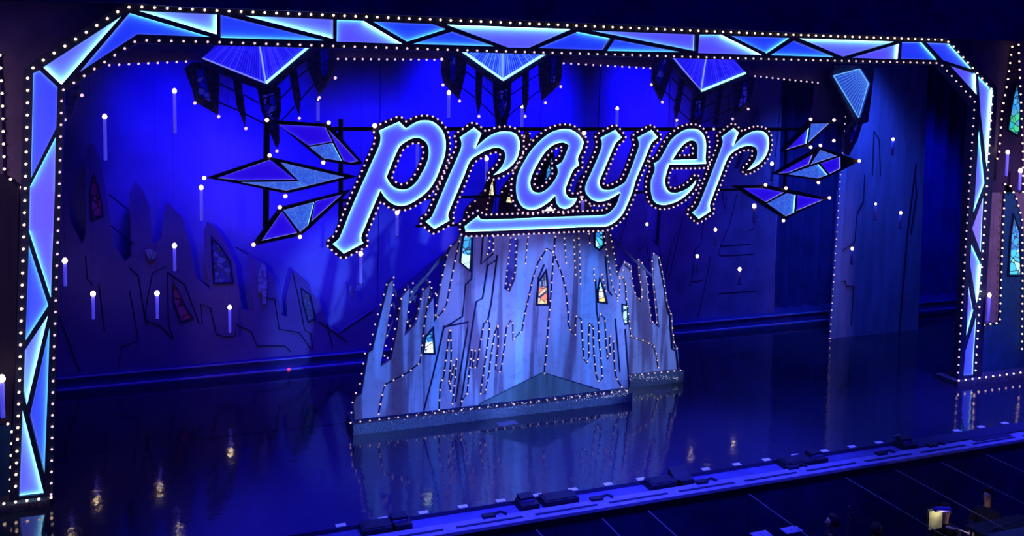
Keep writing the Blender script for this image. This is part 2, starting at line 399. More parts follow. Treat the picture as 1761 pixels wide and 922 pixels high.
# ================================================================== SETTING
YP = 13.40
e_floor = PF(860, 865).y; e_ledge0 = PF(860, 885).y; e_ledge1 = PF(860, 902).y
mb = MB(); mb.box((-12, e_floor, -0.3), (34, 26, 0)); fo = mb.build('floor', floor_m); fo['kind'] = 'structure'
mb = MB(); mb.box((-12, e_ledge0, -0.4), (34, e_floor, -0.06)); o = mb.build('trim_1', trough_m); o['kind'] = 'structure'
mb = MB(); mb.box((-12, e_ledge1, -0.05), (34, e_ledge0, -0.005)); o = mb.build('trim_2', apron_m); o['kind'] = 'structure'
pit_m = diff('pit_black', (0.004, 0.004, 0.09), 0.95, 0.4, 3)
mb = MB(); mb.box((-12, e_ledge1+0.02, -3.0), (34, e_ledge0, -0.06)); o = mb.build('wall_pit', pit_m); o['kind'] = 'structure'
mb = MB(); mb.box((-12, 0.5, -2.4), (34, e_ledge1+0.2, -2.3)); o = mb.build('floor_pit', pit_m); o['kind'] = 'structure'
slots = MB(); x = PF(640, 930).x
while x < 22:
    slots.box((x, e_ledge1+0.085, -0.0045), (x+0.92, e_ledge1+0.125, 0.004)); x += 1.1
o = slots.build('trim_3', line_m); o['kind'] = 'structure'
# floor seam further upstage
sm_ = MB(); a = PF(95, 785); b = PF(600, 745); sm_.box((a.x-3, a.y, 0.0), (b.x+0.2, a.y+0.012, 0.002)); o = sm_.build('trim_4', line_m); o['kind'] = 'structure'
# backdrop
YB = 18.75
o = slab('wall_back', [(-60, -40), (1352, 20), (1325, 640), (-60, 720)], YB, 0.05, back_m); o['kind'] = 'structure'
mb = MB(); zt = P(94, 649, 18.35).z; xa = PF(-40, 690).x; xb = PF(1700, 500).x
mb.box((xa, 18.25, 0), (xb, YB+0.3, zt)); o = mb.build('baseboard_back', diff('groundrow_blue', (0.05, 0.05, 0.30), 0.8, 0.2)); o['kind'] = 'structure'
mb = MB(); mb.box((xa, 18.22, zt-0.012), (xb, 18.25, zt+0.012)); mb.box((xa, 18.20, 0), (xb, 18.25, 0.02))
o = mb.build('trim_5', diff('groundrow_edge', (0.35, 0.35, 0.9), 0.6)); o['kind'] = 'structure'
seams = MB()
for (u0, u1) in ((655, 652), (853, 852), (933, 928), (1034, 1026), (1153, 1149), (1258, 1246), (1352, 1330)):
    a = P(u0, 90, YB-0.02); b = P(u1, 300, YB-0.02); c = P(u1+(u1-u0)*1.2, 560, YB-0.02)
    seams.tube([a, b, c], 0.007, 5)
o = seams.build('trim_6', diff('seam_navy', (0.02, 0.02, 0.2), 0.9)); o['kind'] = 'structure'
# dark masking drape with folds at stage left
def drape(name, x0, x1, y, z0, z1, mat, folds, amp=0.12):
    n = int(folds*10); v = []; f = []
    for i in range(n+1):
        x = x0+(x1-x0)*i/n; yy = y+amp*math.sin(i/10*2*math.pi)+0.3*amp*math.sin(i*0.37)
        v += [(x, yy, z0), (x, yy, z1)]
    for i in range(n): f.append((2*i, 2*i+2, 2*i+3, 2*i+1))
    return obj(name, v, f, mat, None, True)
drape_m = diff('masking_drape', (0.05, 0.06, 0.30), 0.95, 0.3, 2)
d = drape('masking_drape', P(1333, 400, 18.9).x, 34, 18.9, 0.0, 9.5, drape_m, 44)
tag(d, 'dark navy masking drape hanging at the right rear of the stage', 'drape')
# house border above the portal, cutting off its top
bo = slab('wall_top', [(-200, -6), (210, 4), (300, 11), (600, 22), (1000, 39), (1400, 57), (1640, 66), (1761, 71), (1950, 78), (1950, -260), (-200, -260)], YP-0.25, 0.1, navy); bo['kind'] = 'structure'
o = MB().box((-8, YP-0.15, 8.6), (30, 22, 8.7)).build('ceiling', navy); o['kind'] = 'structure'
# house walls beside the portal
YW = YP+0.16
o = slab('wall_left', [(-260, -30), (222, -20), (222, 12), (72, 112), (50, 130), (36, 640), (26, 866), (-260, 940)], YW, 0.2, wall_m); o['kind'] = 'structure'
o = slab('wall_right', [(1618, 60), (1700, 60), (1980, 60), (1980, 640), (1676, 655), (1690, 330), (1699, 156)], YW, 0.2, wall_m); o['kind'] = 'structure'

# ================================================================== PORTAL ARCH
panels = [  # polygon, face material, edge codes (0 dim .. 3 bright) per edge i -> i+1
 ([(209,28.8),(106.3,145.6),(75,115.6)],'B',(3,3,0)),
 ([(222.8,22.8),(361.3,64),(236.5,59),(137,124.4)],'A',(2,0,0,1)),
 ([(68.8,120.6),(100,150),(98,218.7),(53.8,307),(57.5,126.3)],'A',(1,0,0,1,1)),
 ([(96.8,235),(95.3,330),(92.5,400),(88.5,512),(50.4,397),(52,321)],'B',(1,0,1,2,1,2)),
 ([(50.6,418.7),(84.3,523.5),(44.4,584.5)],'A',(2,2,0)),
 ([(83.5,541),(47.4,694.7),(41.5,670.8),(43.6,600.8)],'B',(3,1,1,0)),
 ([(86.5,559.6),(84,640),(77.6,813),(52.2,713)],'A',(2,2,0,0)),
 ([(40,701.8),(76.7,845.6),(33.8,851)],'B',(3,2,0)),
 ([(239.4,19.4),(372.5,25),(372.5,59.4)],'B',(0,3,3)),
 ([(378.8,25.6),(556.9,70),(378.8,65)],'A',(0,2,0)),
 ([(420,27.5),(571.9,33.8),(571.9,66.9)],'B',(0,1,3)),
 ([(578,34.4),(623.8,36.2),(690.6,75.6),(577.3,71.9)],'B',(2,3,0,2)),
 ([(639.4,37.5),(743.8,41.9),(765.6,50.4),(698,71.9)],'A',(0,0,2,2)),
 ([(776.3,54.4),(848.8,80),(708.8,75.6)],'A',(0,2,0)),
 ([(766,43),(979.4,50.6),(908,82.5),(870.6,81.9)],'B',(3,0,0,0)),
 ([(990.6,54.8),(1047.5,66.3),(1035,86.3),(923,82.8)],'A',(2,0,0,1)),
 ([(1053.8,67.5),(1168,90),(1040.6,87.5)],'A',(0,2,0)),
 ([(1013.8,53),(1193,59.6),(1192,88)],'B',(0,1,2)),
 ([(1198.5,60),(1237.5,60),(1307.5,95),(1196.5,91.3)],'B',(2,3,0,1)),
 ([(1253.5,62.2),(1355,65.6),(1315,92.5)],'A',(0,2,2)),
 ([(1361.5,69.4),(1431.9,98.5),(1321.2,95)],'A',(0,2,0)),
 ([(1370.6,66.3),(1533.7,71.9),(1445.6,98)],'B',(3,0,0)),
 ([(1542.5,75),(1540,102.2),(1460.4,99.4)],'B',(3,0,1)),
 ([(1546.2,72.5),(1581.6,72.5),(1608.5,103),(1544,101)],'A',(1,2,0,0)),
 ([(1588.5,73.5),(1629,75),(1669.8,120.3),(1616.6,103.8)],'A',(1,2,0,0)),
 ([(1628.3,112.5),(1674,126.9),(1676,164.8)],'B',(0,3,1)),
 ([(1676.6,128),(1703.5,155.6),(1698.5,225),(1693,299),(1681,196)],'B',(2,3,3,0,0)),
 ([(1679,205.8),(1690.4,315),(1667.5,376),(1671.5,332)],'A',(2,2,0,0)),
 ([(1689.8,326),(1684.6,442.3),(1666.6,392)],'B',(1,1,0)),
 ([(1665.5,414.5),(1684,454.5),(1680,505),(1675,525),(1662.8,452.7)],'A',(2,3,3,0,0)),
 ([(1661,475.3),(1671.4,532.6),(1656,590)],'B',(1,2,0)),
 ([(1678.4,527.4),(1672.5,619),(1671.6,643.6),(1651.4,646),(1655,602)],'A',(1,1,0,1,1)),
]
portal = thing('portal_arch', 'huge glowing blue faceted portal arch framing the whole stage', 'portal arch', tuple(PF(60, 862)))
outer = [(17, 866), (28, 640), (35, 400), (41, 180), (41, 122), (60, 104), (212, 6), (1622, 62), (1710, 151), (1701, 330), (1682, 655),
         (1642, 658), (1648, 585), (1662, 314), (1671, 179), (1613.5, 112.5), (237, 74), (110.5, 158), (111, 176), (106, 334), (99, 549), (92, 858)]
MB().prism(xz(outer, YP), YP-0.075, YP+0.10, [inset(xz(p, YP), -0.0) for p, _, _ in panels]).build('frame', frame_m, portal)
LED = {0: led_lo, 1: emit('led_strip_pale', (0.30, 0.60, 1.0), 1.7, (0.1, 0.1, 0.1), sampling='AUTO'), 2: led, 3: led_hi}
for poly, fm, codes in panels:
    q = xz(poly, YP)
    pn = MB().face(q, YP-0.004).build('glow_panel', faceA if fm == 'A' else faceB, portal)
    qi = inset(q, 0.004); n = len(q)
    for c in sorted(set(codes)):
        r = MB()
        for i in range(n):
            if codes[i] == c:
                dd = {0: 0.010, 1: 0.016, 2: 0.026, 3: 0.038}[c]
                r.ribbon([qi[i], qi[(i+1) % n]], YP-0.006-dd, YP-0.006, closed=False)
        r.build('led_strip', LED[c], pn)
s_out = (Vector(P(48, 146, YP))-Vector(P(47, 167, YP))).length
yb = YP-0.10
outp = [(27, 836), (30, 760), (34, 642), (38, 500), (41, 405), (47, 206), (48, 146), (47.5, 126), (63, 111), (214, 13), (235, 11.6), (388.8, 19), (598.8, 27.5), (1058.8, 47), (1333, 58.8), (1578, 67.3), (1619, 68.8)]
outp2 = [(1630, 72), (1638.5, 79.4), (1706.6, 155.6), (1697, 314), (1687, 470), (1677, 637)]
inp = [(88, 850), (91.5, 645), (95, 549), (102, 334), (106, 175), (107, 156), (236, 69), (368.8, 72.3), (597.5, 80), (771, 85.6), (974, 91.6), (1318, 101.6), (1616, 108.7), (1675.6, 174.4), (1666.6, 314), (1650, 585), (1647, 641)]
bp_ = along(outp, yb, s_out)+along(outp2, yb, s_out)
bulbs(portal, bp_, 'warm', 90)
bulbs(portal, along(inp, yb, s_out*0.98), 'inner', 10, 'inner_bulb')
# plinths under the legs
for nm, a, b, lab in (('plinth', (0, 0), (0, 0), 'x'),):
    pass
pl = thing('portal_plinth', 'low dark plinth under the left leg of the glowing portal', 'plinth', tuple(PF(20, 880)))
a = PF(-60, 905); b = PF(89, 860)
MB().box((a.x-2, YP-0.2, 0.0), (b.x, YW+0.2, 0.10)).build('base', grey_m, pl)
bulbs(pl, [(P(u, v, YP-0.21).x, YP-0.22, 0.14) for u, v in ((7, 862), (27, 859), (46.5, 856), (67, 853.5), (88, 851))], 'warm')
pr = thing('portal_plinth', 'low dark plinth under the right leg of the glowing portal', 'plinth', tuple(PF(1700, 655)))
a = PF(1642, 664)
MB().box((a.x, YP-0.2, 0.0), (a.x+6, YW+0.2, 0.10)).build('base', grey_m, pr)
bulbs(pr, [(P(u, 645, YP-0.21).x, YP-0.22, 0.14) for u in np.linspace(1648, 1765, 11)], 'warm')

# second header with its own light string
YH = 14.6
he = thing('stage_header', 'dark purple header edged with bulbs just behind the portal arch', 'header', tuple(P(700, 100, YH)))
hp = [(60, 60), (100, 40), (1560, 40), (1560, 110), (1500, 118), (1446, 214), (1398, 212), (1409, 140), (1298, 129), (1118, 116), (969, 107), (760, 101), (580, 99.5), (321, 104), (168, 111), (100, 150), (60, 150)]
slab('header_board', hp, YH, 0.12, purple_d, he)
hs = (P(204.4, 111.6, YH)-P(221.6, 110.4, YH)).length
bulbs(he, along([(171, 113), (320, 106)], YH-0.05, hs)+along([(581, 101.5), (760, 103)], YH-0.05, hs)+along([(969, 109), (1118, 117.5)], YH-0.05, hs)+along([(1298, 131), (1405.9, 142.6)], YH-0.05, hs), 'inner')

# ================================================================== LETTERS
YL = 13.80
glyphs = {
'p': [[(650.6,224.8),(668,216.8),(685.6,209),(697.3,220.6),(707.5,213.8),(718.8,208.5),(731.3,206.9),(741.3,208.5),(751.3,214.8),(760,225),(764.8,237.5),(765.6,252.5),(763.8,267.5),(758.8,282.5),(747.5,310),(737.5,325),(726.3,335.6),(710,346.9),(697.5,352.5),(686.3,353.5),(675,350.6),(665,343.1),(657.5,333.8),(653.8,327),(651.9,330.6),(640,358.8),(628.1,387.5),(621.3,403.8),(620.6,411.3),(624.4,417.5),(590.6,435.6),(571.3,418.8),(580.6,411.3),(585,403.8),(601.3,362.5),(617.5,325),(624.4,310),(640,275),(651.9,247.5),(653.5,236.3),(652.5,230)],
      [(685.6,253.1),(695,245),(707.5,238.1),(718.8,237.3),(728.8,241.3),(734.4,250),(736.3,260),(735,272.5),(730,286.3),(722.5,300),(716,311),(706.4,320.6),(697,325),(687.4,325.5),(675.7,320.6),(668,312),(664,304)]],
'r1': [[(789.6,236),(814.4,219),(827.5,229.4),(816.9,254.4),(822.5,248.1),(835,237.5),(847.5,230),(860,226.5),(873.8,226),(883.8,228.8),(890,235),(893.1,245),(892.5,257.5),(888.8,271.3),(881.3,282.5),(868.8,292.5),(853.8,299.4),(847.3,301),(855,293.8),(862.5,285),(866.9,275),(867.8,265),(864.4,257.5),(857.5,254.1),(847.5,254.4),(835,258.8),(822.5,265.6),(808.8,275.6),(797.5,302.5),(786.3,328.8),(771.3,365),(770.3,372.5),(772.8,378.8),(746.6,393.5),(731,380.4),(740,373.8),(743.8,367.5),(771.3,302.5),(791.3,256.3),(792.8,247.5),(791.9,241.3)]],
'a': [[(968.8,221.9),(978.8,222.5),(987.5,226.5),(995,232.5),(1000.6,240),(1002.8,245),(998.8,257.5),(993.1,270),(992.5,276.3),(994.8,283.8),(986.3,290),(981.3,298.8),(973.8,317.5),(971.3,323.8),(972.5,333.8),(978.8,340.6),(991.3,340.3),(986.3,350),(978.8,356.3),(968.8,358.8),(960,355),(955,347.5),(953.5,336.3),(946.3,343.8),(935,352.5),(922.5,358.8),(910,360.3),(898.8,356.3),(891.3,347.5),(886.9,335),(886,321.3),(887.5,307.5),(891.3,293.8),(901.3,275),(912.5,257.5),(927.5,241.3),(943.8,228.8),(957.5,223.5)],
      [(976.9,249.4),(970,245.6),(962.5,245),(950,249.4),(937.5,260),(926.3,276.3),(916.3,295),(911.3,308.8),(911,318.8),(913.8,326.3),(920,330.6),(930,330),(940,323.8),(950,312.5),(956.9,300),(957.5,291.3),(955.3,284.4),(963.8,278.8),(968.8,270)]],
'y': [[(1031,236.9),(1056.9,223.1),(1068.8,236.3),(1060,243.8),(1055,252.5),(1046.3,272.5),(1036.3,296.3),(1030.6,310),(1030.6,317.5),(1033.8,323.8),(1042.5,326.9),(1053.8,324.4),(1065,318.8),(1075,310.6),(1096.3,255),(1097.5,246.3),(1094.8,236.3),(1119.4,222.9),(1130.4,236.3),(1121.3,243.8),(1116.3,252.5),(1106.3,277.5),(1092.5,310),(1087.5,327.5),(1077.5,352.5),(1070,367.5),(1061.3,377.5),(1052.5,384.4),(1042.5,388.8),(1030,389.6),(1000,390.3),(860,396.3),(800,398.5),(797.9,388.8),(821.9,370.3),(825,375.6),(831,377.5),(930,373.8),(1022.5,370.3),(1038.8,369),(1046.3,365.6),(1053.8,358.1),(1060,348.8),(1065.6,331.3),(1056.3,337.5),(1043.8,343.8),(1031.3,346.3),(1021.3,345),(1012.5,339.4),(1006.3,331.3),(1005,322.5),(1007.5,313.8),(1025,275),(1032.5,255),(1033.8,245)]],
'e': [[(1211.9,281.5),(1149.4,282.5),(1145,296.3),(1141.9,311.3),(1143.8,321.3),(1148.8,328.8),(1156.3,331.5),(1167.5,329.4),(1178.8,324.4),(1188.8,316.3),(1196,308.1),(1193.8,316.3),(1187.5,326.3),(1177.5,336.3),(1165,345),(1152.5,350),(1138.8,352.3),(1127.5,349.4),(1121,343),(1118.8,336.3),(1116.9,322.5),(1118.1,307.5),(1123.1,295),(1123.8,287.5),(1122.3,280.6),(1130,276.3),(1135,270),(1138.8,257.5+6),(1151.3,241.3),(1163.8,230),(1176.3,223.1),(1191.3,221.3),(1201.3,224.4),(1208.8,232.5),(1212.3,243.8),(1212.5,257.5),(1211.6,272.5),(1213,280.6)],
      [(1155,275),(1196.9,274),(1196.9,265),(1197.5,252.5),(1195,245),(1190,241.3),(1183.8,241.9),(1175,247.5),(1166.3,257.5),(1158.8,268.8)]],
'r2': [[(1239,235.6),(1260,219.8),(1269.4,228.1),(1260.6,250.4),(1267.5,242.5),(1277.5,233.8),(1288.8,227.5),(1301.3,224.8),(1311.3,226.3),(1318.8,232.5),(1321.5,241.3),(1321.3,251.3),(1317.5,265),(1311.3,275),(1300,285),(1288.8,291.3),(1282.9,292.5),(1288.8,286.3),(1296.3,276.3),(1300,267.5),(1300.6,258.8),(1296.3,252.5),(1288.8,250.4),(1280,251.3),(1267.5,256.3),(1252.5,268.8),(1238.8,301.3),(1220,351.3),(1220,357.5),(1221.9,362.5),(1200.6,376.5),(1188.5,365),(1196.3,358.8),(1201.3,350),(1228.8,280),(1240,250),(1241.3,242.5)]],
}
labels = {'p': 'glowing blue channel letter p, first letter of the bulb-edged sign',
          'r1': 'glowing blue channel letter r standing between the p and the a',
          'a': 'glowing blue channel letter a in front of the castle spires',
          'y': 'glowing blue channel letter y whose tail sweeps back as an underline',
          'e': 'glowing blue channel letter e between the y and the last r',
          'r2': 'glowing blue channel letter r that ends the sign'}
back_l = diff('letter_backing', (0.05, 0.03, 0.16), 0.7, 0.3)
ls = (P(600.5-15, 0, YL)-P(600.5-15+10.4, 0, YL)).length
for gi, (g, loops) in enumerate(glyphs.items()):
    L = [smooth_path(xz(l, YL)) for l in loops]
    c = Vector((sum(p[0] for p in L[0])/len(L[0]), YL, sum(p[1] for p in L[0])/len(L[0])))
    lt = thing('channel_letter', labels[g], 'letter', tuple(c), 'letters of the hanging sign')
    yy = YL+(0.012 if gi % 2 else 0.0)
    bk = contours(L, 0.090, 0.012)
    A0 = bk[0]
    MB().prism(A0, yy+0.012, yy+0.05, bk[1:]).build('backing_plate', back_l, lt)
    fc = MB().face(L[0], yy, L[1:]).build('face', letter_f, lt)
    rim = MB()
    for l in L: rim.ribbon(l, yy-0.042, yy+0.012)
    ro = contours(L, 0.014, 0.008)
    for l in ro: rim.ribbon(l, yy-0.042, yy+0.012)
    rim.build('rim', frame_m, lt)
    st = MB()
    for l in L: st.ribbon(inset(l, 0.003) if l is L[0] else inset(l, -0.003), yy-0.026, yy-0.003)
    st.build('led_strip', led_hi if False else emit('letter_led', (0.34, 0.9, 1.0), 12.0, (0.1, 0.1, 0.1), sampling='AUTO'), lt)
    pts = []
    for l in contours(L, 0.078, 0.012):
        pts += [(q.x, yy-0.008, q.y) for q in resample(l, ls, closed=True)]
    bulbs(lt, pts, 'letter')

# ---- pipes that carry sign and crystals
def pipe_thing(px, y, r, label):
    t = MB().tube([P(u, v, y) for u, v in px], r, 8).build('support_pipe', pipe_m); tag(t, label, 'pipe'); return t
pipe_thing([(560, 222), (1390, 222.5)], YL+0.45, 0.032, 'long black horizontal pipe running behind the tops of the letters')
pipe_thing([(584, 345), (1270, 326)], YL+0.45, 0.022, 'thin black horizontal pipe behind the middle of the letters')
pipe_thing([(715, 389), (830, 385)], YL+0.47, 0.025, 'short black horizontal pipe behind the foot of the first r')
pipe_thing([(459, 205), (457, 392)], YL+0.10, 0.045, 'black vertical pipe holding the three crystals left of the sign')
pipe_thing([(586, 205), (586, 400)], YL+0.12, 0.036, 'black vertical pipe just left of the letter p')
pipe_thing([(1352, 222), (1349, 325)], YL+0.30, 0.03, 'black vertical pipe behind the crystals right of the sign')

# ================================================================== CRYSTALS
def crystal(label, outline, gl, bl, y):
    c = P(sum(p[0] for p in outline)/len(outline), sum(p[1] for p in outline)/len(outline), y)
    t = thing('glowing_crystal', label, 'crystal ornament', tuple(c), 'crystals beside the sign')
    oq = xz(outline, y)
    MB().prism(oq, y-0.03, y+0.07, [xz(p, y) for p, _, _ in gl]).build('frame', black, t)
    for p, k, codes in gl:
        q = xz(p, y); n = len(q)
        gp = MB().face(q, y+0.005).build('glass_panel', gem_v if k == 'v' else gem_b, t)
        qi = inset(q, 0.004)
        r = MB()
        for i in range(n): r.ribbon([qi[i], qi[(i+1) % n]], y-0.022, y+0.004, closed=False)
        r.build('edge_light', LED[0], gp)
        for i in codes:
            r = MB().ribbon([qi[i], qi[(i+1) % n]], y-0.03, y+0.003, closed=False).build('bright_edge_light', LED[2], gp)
    bulbs(t, at(bl, y-0.05), 'gem')
YC = YL-0.05
crystal('crystal with three glass facets nearest the top of the letter p',
 [(470,207),(566,213),(624.3,281),(606,284),(585,281),(553,276)],
 [([(477.8,214),(559,218),(571.4,243.7),(530.7,250.5)],'v',()),([(532,252.7),(571.4,245.6),(587.7,277),(556.5,272.2)],'b',(1,)),([(564.6,223.4),(616,277),(602.6,279.8),(590.4,276.3)],'v',())],
 [(458.8,206.3),(565,211),(555.7,279.5)], YC)
crystal('widest crystal, a long flat diamond at mid height left of the sign',
 [(355,306),(463,270),(614,303.4),(524,325.5),(491.4,332.5),(411,316)],
 [([(373.4,306),(464.3,274.4),(507.7,308.8),(411,310.2)],'v',()),([(481.9,279),(591.7,304.2),(523,321)],'b',()),([(414,313),(513,312),(522.6,321),(492.7,327.8)],'b',(1,))],
 [(351,306),(463.4,267.3),(490.6,337.3)], YC+0.06)
crystal('lowest crystal left of the sign, tilted up towards the letter p',
 [(433,422.6),(480.5,357.4),(602,327),(532.7,391.8),(515.8,405)],
 [([(484.6,363),(511.2,400.2),(449.3,413.8)],'v',()),([(486.8,361.2),(540,346.8),(529.3,387.5),(515.8,399)],'b',(1,)),([(541.6,346),(587.7,334),(534.8,381.2)],'v',())],
 [(481,356.3),(435.8,420.6),(515.8,407.3)], YC)
crystal('small two-facet crystal at the upper right of the sign',
 [(1344,261),(1391.4,209),(1429,209.5),(1387.5,252)],
 [([(1350,257.6),(1389.5,219.5),(1385,246.8)],'v',(1,)),([(1393,212.8),(1424.6,212.2),(1388,246)],'b',())],
 [(1393.3,205),(1433.4,206.4),(1393.3,253),(1433,242)], YC)
crystal('four-facet crystal at mid height right of the sign',
 [(1330,299.6),(1355,284),(1410,253.6),(1445,264.4),(1477,276.7),(1445,293.3),(1408,310.3),(1354,303)],
 [([(1336.7,298),(1396.8,265),(1389.5,283),(1354.3,297)],'v',()),([(1408.5,257.6),(1437.8,267.9),(1392,283)],'b',()),([(1352.9,299.5),(1405.6,282),(1421.7,300.7),(1405.6,306.5)],'b',(1,)),([(1409.5,281),(1443.7,269.3),(1444,289.8),(1424.6,299.5)],'v',())],
 [(1410,250),(1476.8,276.7),(1406.5,313.9)], YC+0.05)
crystal('lowest crystal right of the sign, pointing down below the last r',
 [(1260,319.5),(1322,319),(1375,329.5),(1422,341),(1366,368),(1350,376.8),(1310.9,351.9)],
 [([(1276.7,323.5),(1310.4,323.5),(1347,330.8),(1316.2,347.5)],'v',()),([(1317.7,349.3),(1351.4,331.8),(1366.6,334.9),(1363.6,366),(1350,371.9)],'b',(2,)),([(1369.6,335.4),(1414.4,343.4),(1367.5,363)],'v',())],
 [(1315.7,317.7),(1350.8,323.5),(1425.5,340.2),(1346.4,379.2)], YC)

# ================================================================== CHANDELIERS
def chandelier(label, canopy, lowL, lowM, lowR, apexT, fascia, pieces, bars, bl, cyan, bright, YK, nrib=34, off=-1, big=0.0):
    t = thing('hanging_lantern', label, 'lantern', tuple(P(lowM[0], lowM[1], YK)), 'spired lanterns under the portal')
    MB().prism(xz(canopy, YK), YK, YK+0.05).build('canopy', fan_f2 if cyan else fan_f, t)
    # pleats fan out from the top towards the lower edges
    pl_ = MB(); edge = []
    for k in range(nrib+1):
        s = k/nrib
        if s < 0.5: e = (lowL[0]+(lowM[0]-lowL[0])*s*2, lowL[1]+(lowM[1]-lowL[1])*s*2)
        else: e = (lowM[0]+(lowR[0]-lowM[0])*(s*2-1), lowM[1]+(lowR[1]-lowM[1])*(s*2-1))
        tp = (apexT[0]+(e[0]-apexT[0])*0.42, apexT[1])
        a = P(*e, YK-0.012); b = P(*tp, YK-0.012)
        r = random.choice((0.003, 0.005, 0.011))
        pl_.tube([a, b], r, 4)
    pl_.build('pleats', fan_r2 if cyan else fan_r, t)
    cr = MB().tube([P(*lowM, YK-0.02), P(*apexT, YK-0.02)], 0.013, 5).build('centre_rib', emit('centre_rib_glow', (0.25, 0.4, 1.0), 1.0), t)
    for (a, b, br) in ((lowL, lowM, bright[0]), (lowM, lowR, bright[1])):
        MB().tube([P(*a, YK-0.03), P(*b, YK-0.03)], 0.022 if br else 0.013, 6).build('edge_tube', emit('edge_tube_bright', (0.35, 0.85, 1.0), 1.6, sampling='AUTO') if br else emit('edge_tube_soft', (0.2, 0.25, 1.0), 0.9), t)
    MB().prism(xz(fascia, YK), YK-0.04, YK+0.12).build('fascia', grey_dk, t)
    for (o_, h_, dy, gm) in pieces:
        if h_:
            pc = MB().prism(xz(o_, YK+dy), YK+dy, YK+dy+0.07, [xz(h_, YK+dy)]).build('window_spire', grey_dk, t)
            MB().face(xz(h_, YK+dy), YK+dy+0.03).build('leaded_glass', gm, pc)
            q = xz(h_, YK+dy); e = MB()
            e.tube([(a[0], YK+dy-0.004, a[1]) for a in q+[q[0]]], 0.009, 4); e.build('window_edging', edge_m, pc)
        else:
            MB().prism(xz(o_, YK+dy), YK+dy, YK+dy+0.06).build('spike', grey_dk, t)
    for ln in bars: MB().tube([P(u, v, YK+0.12) for u, v in ln], 0.012, 5).build('cross_bar', grey_dk, t)
    for c_ in (lowL, lowR):
        q = P(c_[0]*0.9+apexT[0]*0.1, apexT[1], YK+0.03); MB().tube([q, (q.x, q.y, 8.6)], 0.01, 5).build('hanging_cable', pipe_m, t)
    bulbs(t, at(bl, YK-0.02), 'mid')
    return t
grey_dk = diff('lantern_iron', (0.20, 0.18, 0.26), 0.6, 0.6, 14)
edge_m = diff('lantern_edging', (0.25, 0.24, 0.3), 0.6, 0.6, 18)
YK = 14.25
chandelier('largest faceted lantern, hanging at left above the crystals',
 [(348.7,100),(388,60),(540,60),(535.9,76),(457.2,142.9)], (348.7,100), (457.2,142.9), (535.9,76), (444,62),
 [(345,101),(350,114),(400,136),(455,157),(470,155),(505,120),(542,92),(538,76),(457.5,145.5)],
 [([(330,107),(317.5,117.4),(322,132),(330,152.4),(335,174.8),(375.4,198.5),(377.9,134.9),(372.4,117.4),(350,108)],[(336,120),(351,115),(363.7,177.3),(341,163.6)],0.02,gl_dark),
  ([(401,137),(414.8,140),(422.3,194.8),(421.8,218.5),(407.3,182.3)],None,0.06,None),
  ([(442.3,150),(482.2,150),(483.4,189.8),(479.7,207.3),(481,244.7),(476,256),(466,232),(459,212),(449.8,189.8)],[(451,162.3),(471,159.8),(476,187.3),(469.7,207.3),(457.2,199.8)],-0.02,gl_dark),
  ([(497.2,122.4),(509.7,113),(517.1,164.8),(515.1,199.8),(507.2,177.3)],None,0.06,None),
  ([(527,90),(574.5,78),(575.8,107.4),(572,129.9),(549.6,164.8),(529.6,117.4)],[(549.6,85),(563.3,82.5),(565.8,119.9),(557,136),(550.8,119.9)],0.02,gl_dark)],
 [[(376,143),(402,156)],[(419.8,163.6),(444.8,177.3)],[(376,176),(409.8,189.8),(453.5,212.3)],[(482,169.8),(502,149.9)],[(513.4,132.4),(530,119)],[(484.7,207.3),(507.2,182.3)],[(515.9,172.3),(540.8,144.9)]],
 [(335,177.3),(376,200.5),(422.8,221),(476,259.7),(514.6,203.5),(549,168),(576.3,134.1)], False, (0, 1), YK, 44)
chandelier('bright symmetrical lantern hanging at the centre above the first r',
 [(789.9,84),(780,66),(952,70),(942.7,89),(864.7,137.3)], (789.9,84), (864.7,137.3), (942.7,89), (865,74),
 [(783,84),(786,94),(825,124),(864.7,152),(900,128),(938,102),(946,89),(864.7,140)],
 [([(759.8,104.4),(771,89.8),(802,90),(802,122.3),(789.9,171),(764.6,143.4),(759.8,123.9)],[(774.4,97.9),(783.3,93),(783.3,146.7),(772.8,135.3)],0.02,gl_dark),
  ([(820,118),(829.7,126),(828,176),(823.2,196.3),(819,171)],None,0.06,None),
  ([(849.2,143),(880,143),(878.5,185.7),(870.4,219.9),(855.7,219.9),(850.8,185.7)],[(855.7,153.2),(872.8,153.2),(872,184),(863,208.5),(856.5,184)],-0.02,gl_dark),
  ([(900.5,121),(910,116),(909.4,171),(903.7,193.9),(899.6,171)],None,0.06,None),
  ([(927.3,94),(966.3,88),(967,127.2),(963,145),(933.8,172.7),(929,140)],[(946.8,99.5),(956.6,99.5),(955.8,140),(946,148.3)],0.02,gl_dark)],
 [[(800,122.3),(820,138)],[(828,146.7),(850,167)],[(793,150),(820,171)],[(827,177.6),(852,201)],[(879,163),(901,148.3)],[(909,138.6),(929,127)],[(875,198.7),(901,177.6)],[(908,171),(932,153)]],
 [(761.4,146.2),(789.9,173.9),(823.2,200),(902.6,200),(937.5,176.8),(963.9,149),(759.3,102)], True, (1, 1), YK, 40)
